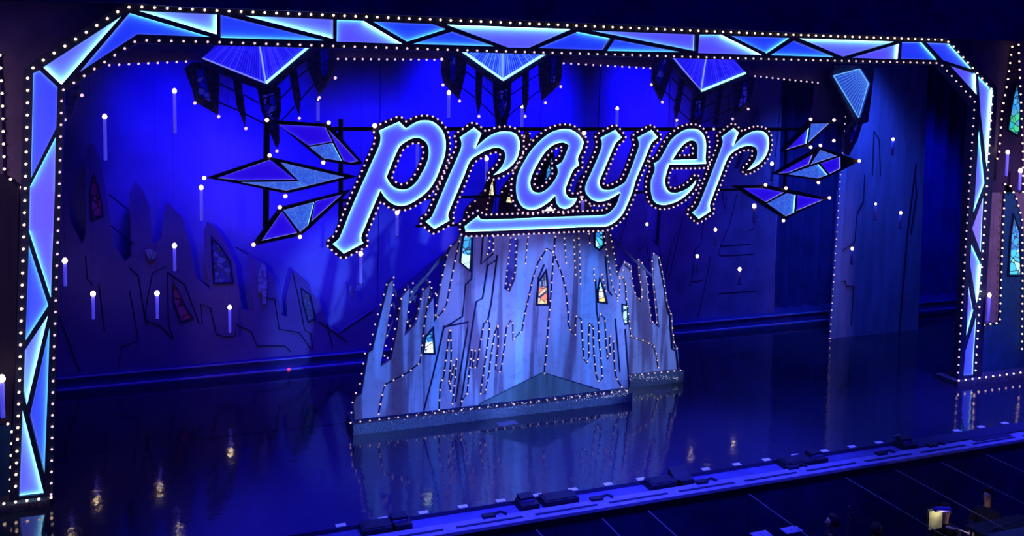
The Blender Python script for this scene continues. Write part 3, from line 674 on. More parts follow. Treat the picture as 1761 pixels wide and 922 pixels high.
chandelier('tilted faceted lantern hanging above the letters e and last r',
 [(1156,96.5),(1145,78),(1240,82),(1260,98.2),(1281.8,125.5),(1205.4,156.3)], (1156,96.5), (1205.4,156.3), (1281.8,125.5), (1216,88),
 [(1150,96),(1153,106),(1178,140),(1203,168),(1240,155),(1286,136),(1285,125),(1205.4,158.5)],
 [([(1130.8,95),(1153.4,95),(1156.8,118),(1144.7,154.6),(1137.8,173.7),(1123,144),(1123.9,114.7)],[(1134.3,106),(1147.3,100.8),(1136.9,154.6),(1127.3,135.5)],0.02,gl_dark),
  ([(1171.6,132),(1177.7,140),(1169,187.6),(1163.4,203),(1161.2,187.6)],None,0.06,None),
  ([(1193.3,162),(1215,166),(1208.9,201.4),(1202,219),(1188,217),(1191,190)],[(1196.7,172),(1210.6,173.7),(1206.3,199.7),(1195,210),(1194,190)],-0.02,gl_dark),
  ([(1237.5,152),(1244,150),(1234,216),(1228,214)],None,0.06,None),
  ([(1262.7,142),(1283.5,130),(1299,133.5),(1293.9,163.3),(1285.2,184),(1262.7,199.7)],[(1279,138),(1289.6,146),(1284.4,176.3),(1268.7,187.6)],0.02,gl_dark)],
 [[(1144,158),(1164,178)],[(1155,134),(1171,150)],[(1174,160),(1192,179)],[(1168,190),(1190,211)],[(1212,184),(1238,171)],[(1206,212),(1264,184)],[(1242,168.5),(1264,160)]],
 [(1119.5,145.6),(1138.3,175.8),(1163.3,206.6),(1286,187.6),(1259.2,204.6),(1226.8,222)], False, (0, 1), YK, 38)
# fourth lantern at right, seen from its side
t4 = thing('hanging_lantern', 'small kite-shaped lantern on a dark spire at the upper right of the stage', 'lantern', tuple(P(1477, 205, YK)), 'spired lanterns under the portal')
MB().prism(xz([(1433.6,130.3),(1477.8,118.6),(1493.4,143.8),(1476.5,201.9)], YK), YK-0.05, YK).build('canopy', emit('fan_kite_glow', (0.015, 0.06, 0.55), 0.9), t4)
m = MB()
for k in range(15):
    s = k/14; e = (1433.6+(1476.5-1433.6)*s, 130.3+(201.9-130.3)*s); f_ = (1477.8+(1493.4-1477.8)*s, 118.6+(143.8-118.6)*s)
    m.tube([P(*e, YK-0.06), P(e[0]+(f_[0]-e[0])*0.97, e[1]+(f_[1]-e[1])*0.97, YK-0.06)], 0.006, 4)
m.build('pleats', emit('fan_kite_pleat', (0.10, 0.30, 1.0), 0.8), t4)
MB().tube([P(u, v, YK-0.07) for u, v in [(1433.6,130.3),(1477.8,118.6),(1493.4,143.8),(1476.5,201.9),(1433.6,130.3)]], 0.011, 6).build('edge_tube', emit('edge_tube_kite', (0.15, 0.5, 1.0), 1.0), t4)
slab('spire', [(1431,131),(1436,112),(1505,112),(1493.4,209.7),(1483,213.6),(1475,240),(1460,268),(1453,262),(1452,235),(1470,206)], YK, 0.08, grey_dk, t4, [[(1471,216),(1477,214),(1470,238),(1463,250),(1462,235)]])
MB().face(xz([(1471,216),(1477,214),(1470,238),(1463,250),(1462,235)], YK), YK+0.03).build('leaded_glass', gl_dark, t4)
# part of a lantern seen behind the portal's upper left corner
t0 = thing('hanging_lantern', 'dark lantern spike peeping out behind the upper left corner of the portal', 'lantern', tuple(P(115, 180, YK)), 'spired lanterns under the portal')
slab('spike', [(92,150),(139,145),(137,165),(122,200),(112,207),(100,190)], YK, 0.07, grey_dk, t0)
bulbs(t0, at([(141,164),(111.5,206)], YK-0.05), 'mid')

# ================================================================== CASTLE (front)
YF = 14.55
castle = thing('castle_facade', 'large pale blue castle front with spires and bulb outlines, centre stage', 'castle set piece', tuple(PF(840, 715)))
outline = [(609,722),(607,697),(612,682),(621,677),(633,606),(640,602),(647,571),(667.4,487.7),(676,480),
 (676,500),(671,530),(664.5,569.7),(653.7,631.3),(673,618.6),(684,565),(688,535),(691.8,511),(703.5,496),(702.5,520),(698,560),(695.7,577.6),(713.3,560),(717.2,553),(721,534.5),(728,501.3),(739.6,490.5),
 (737,512),(734.8,528),(745.5,513),(746,540),(747.5,558),(752.3,530.6),(762,468),(771.9,430),(785.5,417),(796,395)]
top = [(796.3,392),(799.5,366),(803.9,357.5),(825.6,335.8),(834,327),(838.6,309.8),(846,303),(852.5,307),(849.5,345),(845,372),(857,372),(863.5,327),(882,301),(888.5,286),(901.5,234),(906,222),(911,229.5),(916,262),(921,300),(930,300),(936,268),(947,250),(953,262),(958,300),(972,335),(985,352),(996,312),(1003,300),(1010,330),(1018,365),(1030,372),(1045,380)]
right = [(1048.4,394),(1054.2,429),(1058,450.5),(1061,468),(1064,515),(1073.8,560),(1082,666)]
holes = [[(839,406),(850.5,404),(848.5,432),(838,438)], [(877.7,407.6),(892,411.5),(886.4,479.8),(876.7,502.3),(866.9,496.4),(871.8,458)]]
wins = [ # glass outline, material, lower glass, coloured brighter to stand for the backlight, material
 ([(797.6,403.7),(811,402.7),(809,440),(794,436)],gl_blue,[(794,436),(809,440),(807.3,463.2),(792,450.5)],gl_white,'tall window with blue glass fading to white, under the tip of the underline'),
 ([(938.2,467),(940,492),(926,496),(926.5,485.7)],gl_grey,[(926,496),(940,492),(941,522.8),(923.6,522.8)],gl_orange,'orange and yellow glass'),
 ([(1023,396),(1035.7,396),(1036.3,410),(1023,408)],gl_blue,[(1023,408),(1036.3,410),(1036.6,421),(1029.8,428),(1023,423)],gl_cyan,'b'),
 ([(1030.8,479.8),(1036,497),(1028.4,500)],gl_cyan,[(1028.4,500),(1036,497),(1041.5,519.9),(1028.8,518)],gl_yellow,'c'),
 ([(743.6,566.8),(744.5,588),(731,590),(732.8,579.5)],gl_blue,[(731,590),(744.5,588),(745.5,606.9),(728.9,606.9)],gl_white,'d'),
 ([(847,307.6),(848,318),(843,318)],gl_yellow,[(843,318),(848,318),(849.4,335.8),(839.7,335.8)],gl_yellow,'e'),
 ([(877.6,320.6),(880.5,332),(873.5,334)],gl_cyan,[(873.5,334),(880.5,332),(880.9,348.8),(869,347.7)],gl_yellow,'f'),
 ([(948,268.6),(951.4,286),(947,297),(939,296)],gl_blue,[(939,296),(947,297),(951,307.6),(935,318.5)],gl_blue,'g'),
 ([(947,346.8),(953,352),(939,354)],gl_white,[(939,354),(953,352),(960,359.7),(957.9,369.4),(930.8,368.4),(931.8,357.5)],gl_white,'h'),
]
def grow(pts, k):
    cx = sum(p[0] for p in pts)/len(pts); cy = sum(p[1] for p in pts)/len(pts)
    return [(cx+(p[0]-cx)*k, cy+(p[1]-cy)*k) for p in pts]
def merge(a, b): # convex hull of the two glass areas
    pts = sorted(set(a+b)); 
    def half(ps):
        h = []
        for p in ps:
            while len(h) > 1 and (h[-1][0]-h[-2][0])*(p[1]-h[-2][1])-(h[-1][1]-h[-2][1])*(p[0]-h[-2][0]) <= 0: h.pop()
            h.append(p)
        return h
    l = half(pts); u = half(pts[::-1]); return l[:-1]+u[:-1]
hulls = [merge(w_[0], w_[2]) for w_ in wins]
# lower facade and the towers above it
lower = outline+[(796.3,398),(1049,392)]+right[1:]
lh = [holes[0], holes[1]]+[hulls[i] for i in (0, 1, 3, 4)]
def clip_ok(h, lim): return [(u, max(v, lim)) for u, v in h]
lh = [clip_ok(h, 400.5) if min(v for _, v in h) < 400 else h for h in lh]
lh.append(clip_ok(hulls[2], 397))
MB().prism(xz(lower, YF), YF, YF+0.10, [xz(h, YF) for h in lh]).build('facade', castle_m, castle)
MB().prism(xz(top+[(1049,392.5),(796,397.8)], YF+0.03), YF+0.03, YF+0.11, [xz(hulls[i], YF+0.03) for i in (5, 6, 7, 8)]).build('tower', castle_hi, castle)
for (a, am, b, bm_, nm), hl in zip(wins, hulls):
    mbw = MB(); q = xz(hl, YF); qo = inset(q, -0.028)
    fr = MB().prism(qo, YF-0.035, YF+0.02, [q]).build('window_frame', line_m, castle)
    MB().face(xz(a, YF), YF+0.012).build('upper_glass', am, fr)
    MB().face(xz(b, YF), YF+0.012).build('lower_glass', bm_, fr)
slab('base_facet', [(934,641.6),(824,696),(1032,672)], YF-0.05, 0.045, facet_m, castle)
dl = MB()
for ln in ([(812,405.6),(811,479.8),(800.5,489.6),(795.6,544.3),(762,565)], [(830.8,405.6),(826.9,454.5),(848,436)],
           [(855,446.6),(838.6,456.4),(829.8,513),(819,519),(811,569.7),(791.7,698.7)], [(855,438.8),(844.5,522.8),(838.6,552)],
           [(765,561.9),(805.4,554),(803,569.7),(783,691),(777,694)], [(764,560),(744.5,646),(729,705.5)], [(936,645),(933,683)],
           [(824,695.5),(934,641.6),(1032,671)], [(1024,480),(1026,535),(1029,555)], [(1041,440),(1046,500),(1052,508)], [(1058,548),(1066,640)],
           [(1075,566),(1082,666)], [(936,455),(926,478),(922,524),(942,524)], [(609,722),(607,697),(612,682),(621,677),(633,606),(640,602),(647,571),(667.4,487.7),(676,480)]):
    dl.tube([P(u, v, YF-0.008) for u, v in ln], 0.016, 5)
strings = [
 [(602.5,727),(605.5,695),(608.4,680),(617.5,669),(627.7,606.3),(636,594),(647,549),(666,486),(677,477)],
 [(677,490),(676,507),(667,568),(660,621),(671,612),(679,565),(687,530),(692,503),(702,491),(710,487)],
 [(708,502),(703,535),(699,564),(713,556),(718,540),(727.3,495),(739,485)],
 [(742,495),(734,531),(729,563),(726,595),(722,624),(701,641),(662,662),(657,680),(651,712)],
 [(751,508),(750,535),(747,551),(762,535),(768.4,522),(774,491),(783,446),(790,415)],
 [(749,505),(755,498),(762,468),(769,437),(775,422.6)],
 [(773,568),(763,648),(757,661),(755,705)], [(775,568),(776,613),(772,659),(775,672)], [(785,618),(783,650),(778,694)], [(780,628),(778,643),(774,659)],
 [(838,552),(832,557),(828.8,573),(824,602),(820,632),(812,632),(814.6,618),(817,603)], [(811,602),(808,632),(806,647),(803,677),(794,690)],
 [(838,552),(842,557),(841,573),(837,602),(830,650),(826,677),(834,678),(840,648),(844,615),(851,573),(856,560)],
 [(856,562),(857,590),(852,635),(861,640),(867,600),(871,564),(878,551),(882,556),(882,585),(898,568),(903,538),(910,509),(916,480),(925,452),(941,427),(951,434)],
 [(955,407),(951,450),(948,500),(943,555),(940,600),(936,642)],
 [(951,432),(966,471),(973,498),(977,540),(977,556),(981,568),(989,577),(989,560),(991,544),(999,548),(1001,575),(1004,617),(1009,625),(1013,612),(1012,584),(1014,556),(1020,562),(1021,604),(1025,646),(1030,657),(1036,651),(1034,624),(1030,582),(1029,555),(1032,540),(1040,548),(1042,590),(1045,618),(1050,605),(1048,590),(1049,578)],
 [(1055,587),(1056,616),(1058,644),(1063,656),(1069,665)],
]
for ln in strings[3:]: dl.tube([P(u, v, YF-0.010) for u, v in ln], 0.014, 5)
dl.build('outline_trim', line_m, castle)
lacy = [[(987,413),(988,445),(990,472)],[(995,410),(997,445),(998,488)],[(1013,402),(1014,418)],[(908,408),(906,425),(903.6,453)],[(970.4,410),(972,430),(973.4,452)],
 [(878,409),(875,440),(871,470),(870,490),(874,497)],[(886,411),(888,440),(885,470),(877,490)],[(1039,407),(1043.5,436),(1048.4,463),(1052,490),(1062,512)],[(1048,394),(1053,422),(1058.5,448),(1061,470),(1065,476)],[(1066,479),(1065,505),(1062,517)],
 [(1021,462),(1022,482)],[(1035,472),(1042,500)],[(840,404),(843,420),(838,437)],[(849,407),(848,430)],
 [(834,328),(826,337),(804,358),(797,390)],[(845,330),(838,352),(835,370)],[(863,330),(886,296),(900,240),(905,223)],[(911,230),(917,262)],[(996,312),(1003,300),(1010,330),(1018,365)],[(838,310),(834,327)],[(905,224),(893,262)]]
bs = 0.165
pts = []
for s_ in strings: pts += along(s_, YF-0.035, bs)
pts += along([(603,727),(1078,672)], YF-0.10, 0.155)
bulbs(castle, pts, 'small')
lp = []
for s_ in lacy: lp += along(s_, YF-0.03, 0.115)
for s_ in lacy: MB().tube([P(u, v, YF-0.012) for u, v in s_], 0.007, 4).build('string_wire', grey_m, castle)
bulbs(castle, lp, 'small', 0, 'lacy_bulb')
rnd = []
for k in range(170):
    u = 980+100*random.random()**0.8 if k % 2 else 600+480*random.random()**0.5
    t_ = (u-603)/475; v = 727-55*t_+(random.random()-0.3)*11
    rnd.append(tuple(P(u, v, YF-0.16)))
bulbs(castle, rnd, 'spark', 0, 'glitter_glow')
# plinth
a = PF(604, 742); b = PF(1082, 688)
MB().box((a.x, YF-0.13, 0), (b.x, YF+0.5, P(850, 703, YF-0.13).z)).build('plinth', plinth_m, castle)
# timber braces behind
for ln in ([(676,495),(705,560),(672,600)],[(655,600),(690,520),(768,437)],[(700,520),(760,440)],[(700,560),(745,500)],[(676,520),(690,560)],[(735,480),(735,560)],[(720,530),(700,490)],[(690,530),(722,505)],[(1052,409.5),(1093,449.6),(1123,476)]):
    MB().tube([P(u, v, YF+0.35) for u, v in ln], 0.02, 5).build('brace', diff('brace_timber', (0.25, 0.27, 0.35), 0.7, 0.3), castle)

# ================================================================== CASTLE (rear right wing)
YR = 15.25
wing = thing('castle_wing', 'smaller pale blue castle wing with three spires behind the right edge of the castle front', 'castle set piece', tuple(PF(1125, 657)))
ro = [(1060,646),(1060,480),(1066,465),(1073.8,448),(1084.5,458.4),(1086.4,481.8),(1092.3,509),(1103,520.9),(1104,507),(1101,468),(1099,446),(1109,460.3),(1112.8,487.7),(1116.7,526.7),(1120.6,556),(1134.3,563.8),(1130.4,526.7),(1125.5,487.7),(1123.6,458.4),(1124.2,435),(1133.3,441.8),(1142,485.7),(1150,534.5),(1153.8,539.4),(1158.7,599),(1165.5,601),(1168.5,637)]
w5 = [(1070.8,524.8),(1077.7,526.7),(1078.6,555),(1073.8,556.5),(1070.5,545)]
MB().prism(xz(ro, YR), YR, YR+0.10, [xz(w5, YR)]).build('facade', castle_m, wing)
fr = MB().prism(inset(xz(w5, YR), -0.025), YR-0.03, YR+0.02, [xz(w5, YR)]).build('window_frame', line_m, wing)
MB().face(xz(w5, YR), YR+0.012).build('leaded_glass', gl_cyan, fr)
d2 = MB()
st2 = [[(1065,476),(1072,463),(1074,449),(1084,457),(1087,482),(1090,500),(1096,511),(1103,517),(1104,500),(1099,473),(1098,447)],
 [(1104,452),(1109,460),(1114,487),(1115,512),(1119,539),(1120,552),(1128,559),(1130,552),(1126,512),(1123,487),(1121,447),(1124,436)],
 [(1133,443),(1137,460),(1142,487),(1146,515),(1150,530),(1154,541),(1157,570),(1159,590),(1164,599)],
 [(1071,477),(1076,490),(1077,515),(1081,545),(1084,568),(1085,579),(1107,586),(1124,594),(1129,610),(1132,632)]]
for ln in st2[2:]: d2.tube([P(u, v, YR-0.01) for u, v in ln], 0.015, 5)
d2.tube([P(u, v, YR-0.01) for u, v in [(1133.3,445),(1142,490),(1149,536),(1152,542),(1156,600),(1163,603),(1166,634)]], 0.022, 5)
d2.build('outline_trim', line_m, wing)
pts = []
for s_ in st2: pts += along(s_, YR-0.03, 0.15)
pts += along([(1081,646),(1170,637)], YR-0.12, 0.14)
bulbs(wing, pts, 'small')
fine = []
for s_ in st2: fine += along([(u+(random.random()-0.5)*3, v) for u, v in s_], YR-0.03, 0.035)
for k in range(70): fine.append(tuple(P(1082+86*random.random(), 650-0.09*60*random.random()+6*random.random(), YR-0.16)))
bulbs(wing, fine, 'spark', 0, 'glitter_glow')
a = PF(1060, 664); b = PF(1170, 654)
MB().box((a.x, YR-0.13, 0), (b.x, YR+0.4, P(1125, 643, YR-0.13).z)).build('plinth', plinth_m, wing)

# ================================================================== REAR CASTLE FLATS
YQ = 18.42
lf = thing('painted_castle_flat', 'dim violet castle skyline with pointed towers at the left rear of the stage', 'scenery flat', tuple(PF(300, 650)))
sil = [(40,655),(40,260),(108,262),(113,300),(120,379),(141,420),(148,400),(146,300),(148,254),(156,247),(163,250),(174,284),(185,347),(194,420),(215,450),(226,440),(224,380),(222,333),(233.7,311),(246,328),(257,357),(259.4,400),(262,420),(277,410),(279,382),(286.5,346.5),(313.6,376),(326,420),(336,475),(345,485),(361,497),(352,440),(350,398),(357,381),(372,392),(386.5,414),(404.8,453.6),(416,532.5),(437,537),(430,480),(426,437),(440,445),(448.5,450.7),(469.7,476),(483.8,542),(493.6,545),(492,512.8),(502,466),(506,465),(531.7,487.4),(537,504),(550,518),(562.7,558),(582.5,572),(633,538),(700,484),(735,455),(768,430),(775,600),(620,612),(440,628),(94,650)]
wl_ = [([(161,300),(166,318),(172,345),(175,370),(159,376),(157,330)],gl_red),
       ([(296,478),(318,530),(329,547),(312,552),(300,520)],gl_red),
       ([(364,408),(378,425),(394,450),(399,485),(369,486),(366,440)],gl_dark),
       ([(519,498),(532,508),(541,548),(531,552),(522,520)],gl_dark)]
MB().prism(xz(sil, YQ), YQ, YQ+0.06, [xz(h, YQ) for h, _ in wl_]).build('panel', flat_m, lf)
for h, m_ in wl_:
    fr = MB().prism(inset(xz(h, YQ), -0.03), YQ-0.02, YQ+0.02, [xz(h, YQ)]).build('window_frame', line_m, lf)
    MB().face(xz(h, YQ), YQ+0.03).build('leaded_glass', m_, fr)
ol = MB()
for ln in ([(223,460),(238,475),(248,540),(252,560),(250,535),(262,470),(285,458)], [(288,470),(290,560),(298,582)], [(288,468),(318,490),(342,555),(348,555),(345,522),(362,530),(372,575),(392,580),(405,577),(406,558),(432,570),(442,595),(490,595),(500,605)],
           [(98,535),(130,620),(138,640)], [(170,490),(180,570)], [(223,500),(238,585),(208,597),(203,633)], [(252,552),(275,560),(298,583)],
           [(457,512),(472,514),(480,566),(515,572),(534,600),(538,600),(534,573),(524,568),(515,520),(503,467)], [(548,553),(580,575),(597,588)], [(583,573),(640,535)], [(405,425),(426,437)], [(562,556),(572,598)],
           [(187,334),(222,362)], [(191,388),(230,420)], [(147,440),(150,480),(160,490)]):
    ol.tube([P(u, v, YQ-0.004) for u, v in ln], 0.012, 5)
ol.build('painted_outline', line_m, lf)
slab('pale_cutout', [(450,452),(457,455),(460,490),(457,522),(452,524),(451,505),(444,502),(444,470)], YQ-0.05, 0.02, diff('cutout_pale', (0.5, 0.5, 0.8), 0.8, 0.7, 14), lf)  # pale cut-out shapes just in front of the flat
slab('pale_cutout', [(250,430),(262,428),(270,436),(266,445),(256,447)], YQ-0.05, 0.02, MATS['cutout_pale'], lf)
slab('pale_cutout', [(600,490),(607,492),(611,500),(609,518),(602,508)], YQ-0.05, 0.02, MATS['cutout_pale'], lf)
rf = thing('painted_castle_flat', 'faint slanted towers painted on the scenery right of the castle', 'scenery flat', tuple(PF(1230, 570)))
sil2 = [(1020,470),(1075,380),(1096,330),(1108,340),(1118,415),(1133,424),(1140,330),(1163,298),(1171,330),(1180,380),(1196,250),(1228,196),(1238,230),(1242,290),(1270,290),(1296,215),(1303,180),(1309,215),(1315,300),(1335,330),(1330,600),(1000,640)]
MB().prism(xz(sil2, YQ+0.1), YQ+0.1, YQ+0.15).build('panel', diff('castle_far_paint', (0.24, 0.18, 0.48), 0.95, 0.3, 2), rf)
ol = MB()
for ln in ([(1122,412),(1134,424),(1140,480),(1150,560)], [(1175,370),(1150,480)], [(1212,370),(1205,420),(1195,430),(1190,480),(1185,492)], [(1268,330),(1255,385),(1240,420),(1236,438),(1245,440)],
           [(1222,440),(1215,480),(1200,545)], [(1240,423),(1290,420)], [(1240,440),(1295,437)], [(1303,370),(1295,395),(1288,396)], [(1090,330),(1065,420)], [(1165,400),(1155,420),(1145,470)], [(1190,485),(1208,482)], [(1235,505),(1300,500)],
           [(1098,430),(1112,418),(1116,450)], [(1242,330),(1246,360),(1250,340)]):
    ol.tube([P(u, v, YQ+0.098) for u, v in ln], 0.010, 5)
ol.build('painted_outline', line_m, rf)

# ================================================================== RIGHT WING FLAT
wf = thing('wing_flat', 'tall pale blue wing flat with a bulb-lined left edge at stage right', 'scenery flat', tuple(PF(1490, 583)))
YX = 16.8
slab('panel', [(1502,100),(1597,100),(1578,583),(1427,586),(1447,300),(1462,215),(1490,205)], YX, 0.06, diff('wing_flat_paint', (0.26, 0.34, 0.7), 0.8, 0.3, 1.5, stretch=(3, 1, 0.5)), wf)
slab('edge_return', [(1453,240),(1461,240),(1456,300),(1437,584),(1427,586),(1445,300)], YX-0.05, 0.05, diff('wing_flat_edge', (0.30, 0.45, 0.9), 0.6, 0.2, 12), wf)
ol = MB()
for ln in ([(1500,300),(1503,225),(1512,240),(1514,300)], [(1487,300),(1485,345),(1474,365),(1470,415),(1450,430)], [(1545,580),(1560,400),(1575,280)], [(1447,484),(1453,483),(1456,492),(1468,492),(1464,560)], [(1573,300),(1576,330),(1566,400)]):
    ol.tube([P(u, v, YX-0.008) for u, v in ln], 0.012, 5)
ol.build('painted_outline', line_m, wf)
bulbs(wf, along([(1454,188),(1451,240),(1445,300),(1440,380),(1434,470),(1427,582)], YX-0.08, 0.165), 'small')

# ================================================================== SIDE WALL DECOR
def side_deco(label, loc, pan, strs, wins_, name='side_tower_relief'):
    t = thing(name, label, 'wall relief', tuple(loc))
    for p_, m_ in pan: slab('relief_panel', p_, YW-0.04, 0.035, m_, t)
    w_ = MB()
    for s_ in strs: w_.tube([P(u, v, YW-0.045) for u, v in s_], 0.014, 5)
    w_.build('outline_trim', line_m, t)
    for g, m1, g2, m2 in wins_:
        hl = merge(g, g2)
        fr = MB().prism(inset(xz(hl, YW-0.05), -0.03), YW-0.085, YW-0.045, [xz(hl, YW-0.05)]).build('window_frame', line_m, t)
        MB().face(xz(g, YW-0.05), YW-0.056).build('upper_glass', m1, fr); MB().face(xz(g2, YW-0.05), YW-0.056).build('lower_glass', m2, fr)
    pts = []
    for s_ in strs: pts += along(s_, YW-0.10, 0.16)
    bulbs(t, pts, 'warm')
side_deco('dark castle tower relief outlined with bulbs on the right side wall', P(1725, 650, YW),
 [([(1729,318),(1740,322),(1757,378),(1790,600),(1790,646),(1684,648),(1688,559),(1719,555)], teal_d), ([(1741,80),(1750,77),(1760,300),(1762,330),(1700,330),(1704,282),(1718,270)], diff('relief_dark', (0.05, 0.03, 0.08), 0.8))],
 [[(1705.4,281),(1717,270.7),(1723,190),(1733,135),(1740,80.5)], [(1751,77),(1755,170),(1758.6,264),(1759,330)], [(1728,316.7),(1724,400),(1721,490),(1718.6,555),(1688,559),(1687,590),(1683,635)], [(1728,316.7),(1736,318),(1747,340),(1757.5,378),(1758,480),(1757,600)]],
 [([(1748,142),(1753,185),(1740,190),(1742,165)],gl_blue,[(1740,190),(1753,185),(1752,222),(1748.8,232),(1732.5,222),(1736,200)],gl_green), ([(1741.9,371),(1752,400.6),(1752,430),(1736.5,430),(1737.4,407.6)],gl_blue,[(1736.5,430),(1752,430),(1754,471.8),(1734,471.8)],gl_cyan)])
side_deco('dark arched relief outlined with bulbs on the left side wall', P(10, 870, YW),
 [([(-40,300),(8,300),(23,312),(33,330),(26,640),(20,728),(-40,728)], diff('relief_dark2', (0.06, 0.045, 0.08), 0.85)), ([(-40,728),(20,728),(18,850),(-40,862)], teal_d)],
 [[(0,95),(4,165),(6,240),(8,300),(23,312),(37,322)], [(-10,730),(3,730),(21,728),(19,790),(18,844)]], [])

# ================================================================== HANGING CANDLES
tray_m = diff('candle_tray', (0.03, 0.03, 0.10), 0.5)
CM = {}
def candle(u, v, L, y, label, fr=1.0):
    top_ = P(u, v, y); bot = P(u, v+L, y); ln = top_.z-bot.z
    dim = L < 5
    if dim: ln = 0.34
    t = thing('hanging_candle', label, 'candle', (top_.x, y, top_.z-ln), 'floating candles over the stage')
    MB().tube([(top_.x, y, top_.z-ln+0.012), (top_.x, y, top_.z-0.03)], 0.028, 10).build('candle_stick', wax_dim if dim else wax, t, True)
    MB().lathe((top_.x, y, top_.z-ln), [(0.02, 0), (0.045, 0.006), (0.048, 0.014), (0.02, 0.01)], 12).build('drip_tray', tray_m, t)
    key = round(fr, 1)
    if key not in CM:
        me = bpy.data.meshes.new('flame_bulb'); bm = bmesh.new(); bmesh.ops.create_uvsphere(bm, u_segments=12, v_segments=8, radius=0.036*key)
        for vv in bm.verts:
            if vv.co.z > 0: vv.co.z *= 1.4; 
        for f in bm.faces: f.smooth = True
        bm.to_mesh(me); bm.free(); me.materials.append(flame_m); CM[key] = me
    o = bpy.data.objects.new('flame_bulb', CM[key]); COL.objects.link(o); o.parent = t; o.location = (0, 0, ln)
    MB().tube([(top_.x, y, top_.z+0.05), (top_.x, y, 8.6)], 0.0015, 4).build('suspension_wire', line_m, t)
    return t
cand = [
 (180,201,76,16.5,'candle hanging nearest the upper left corner of the portal',1),
 (300,157,74,16.5,'candle hanging beside the left window spire of the largest lantern',1),
 (346,323,58,16.8,'candle hanging just below the left tip of the widest crystal',1),
 (111.5,449,44,17.6,'candle right against the inner edge of the portal left leg, at half height',1.2),
 (160,506,44,17.6,'candle low at left, before the tallest painted tower',1.2),
 (270,505,44,17.6,'candle low at left, between two painted towers and just left of a dark red window',1.2),
 (300,423,44,17.6,'candle in front of the broad painted tower with the notch, left of the crystals',1.1),
 (395,529,44,17.9,'lowest candle at left, under the painted tower with the leaded window',1.0),
 (547,172,38,15.6,'candle hanging under the right window spire of the largest lantern',0.4),
 (620.5,437,52,15.6,'candle hanging just below the foot of the letter p',1),
 (683,366,41,15.6,'candle hanging just under the bowl of the letter p',1),
 (718,243,56,15.6,'candle seen through the bowl of the letter p',0.4),
 (772,160,44,15.6,'candle hanging left of the central lantern',1),
 (837,273.5,50,15.6,'candle seen under the arm of the first r',1),
 (898,184,40,15.6,'candle hanging just right of the tip of the central lantern',0.7),
 (1061.5,187,30,15.6,'candle hanging above the left arm of the letter y',0.8),
 (1163.5,208,18,15.6,'candle hanging above the top of the letter e',0.4),
 (1002.5,339.5,40,14.2,'bright candle flame between the a and the bottom of the y',1.2),
 (780,330,40,16.2,'candle behind the stem of the first r',0.4),
 (1112.5,386,0,17.0,'small flame below the letter y, above the spires of the castle wing',0.8),
 (1230.3,395.5,0,16.6,'flame just below the foot of the last r',0.9),
 (1199,441,0,16.6,'flame between the castle wing and the lowest flame to its right',0.9),
 (1272,463.5,0,16.2,'lowest flame right of the castle',1),
 (1327.6,282,0,15.0,'flame just right of the arm of the last r',0.9),
 (1297,355,0,15.2,'flame just left of the lowest crystal at right',1.1),
 (1536,240,0,15.4,'highest flame in front of the tall pale blue wing flat',0.8),
 (1506,351,0,15.4,'left of the two middle flames in front of the wing flat',0.6),
 (1549,366.5,0,15.4,'right of the two middle flames in front of the wing flat',0.8),
 (1465.5,428,0,15.4,'lowest flame in front of the wing flat',0.8),
 (1733,262,42,13.2,'candle below the green stained window on the right side wall',1.0),
 (1755,294,34,13.2,'candle at the right edge of the picture, beside a string of bulbs',1.1),
 (1701.5,508,46,13.2,'candle low beside the right leg of the portal',1.0),
 (3,652,68,13.2,'candle at the left edge of the picture, beside the left leg of the portal',1.2),
]
for c in cand: candle(*c)
# star-like bulbs at the ends of the pipe
for i, (u, v, lab) in enumerate(((644,216,'bright bulb at the upper left corner of the letter p'), (1003.8,228.8,'bright bulb at the upper right shoulder of the letter a'))):
    o = bpy.data.objects.new('pipe_end_bulb', BM['big']); COL.objects.link(o); o.location = P(u, v, YL-0.02); tag(o, lab, 'bulb')

# ================================================================== APRON: tape marks, floor boxes
tape = diff('white_tape', (0.75, 0.75, 0.9), 0.6)
tu = [(588,908.5),(661,896.5),(730,885),(798,874),(863,863.5),(927,854),(988,844.5),(1048,835),(1105,826.5),(1161,818),(1217,809.5),(1270,801),(1323,794),(1374,786.5),(1424,779),(1472,772),(1520,765.5),(1566,758.5),(1655,745),(1698,739),(1740,733)]
for i, (u, v) in enumerate(tu):
    c = PF(u, v); m = MB(); m.box((c.x-0.065, e_floor+0.02, 0.0), (c.x+0.065, e_floor+0.10, 0.005))
    o = m.build('tape_mark', tape); tag(o, 'small white tape mark in the row along the front edge of the stage', 'tape mark', 'tape marks along the stage edge')
boxes = [(645,900,0.42,0),(688,901,0.26,1),(905,865,0.26,1),(962,860,0.50,0),(1142,833,0.46,0),(1175,829,0.28,2),(1377,800,0.50,0),(1412,795,0.26,1),(1568,770,0.24,1)]
blab = ['long low black floor box furthest left along the stage edge','stepped black floor box beside the furthest left long box','stepped black floor box below the middle of the castle','long low black floor box just right of the stepped one below the castle',
        'long low black floor box below the castle wing','wedge-shaped black floor box below the castle wing','long low black floor box in the right half of the stage edge','stepped black floor box touching the right-hand long box','stepped black floor box furthest right along the stage edge']
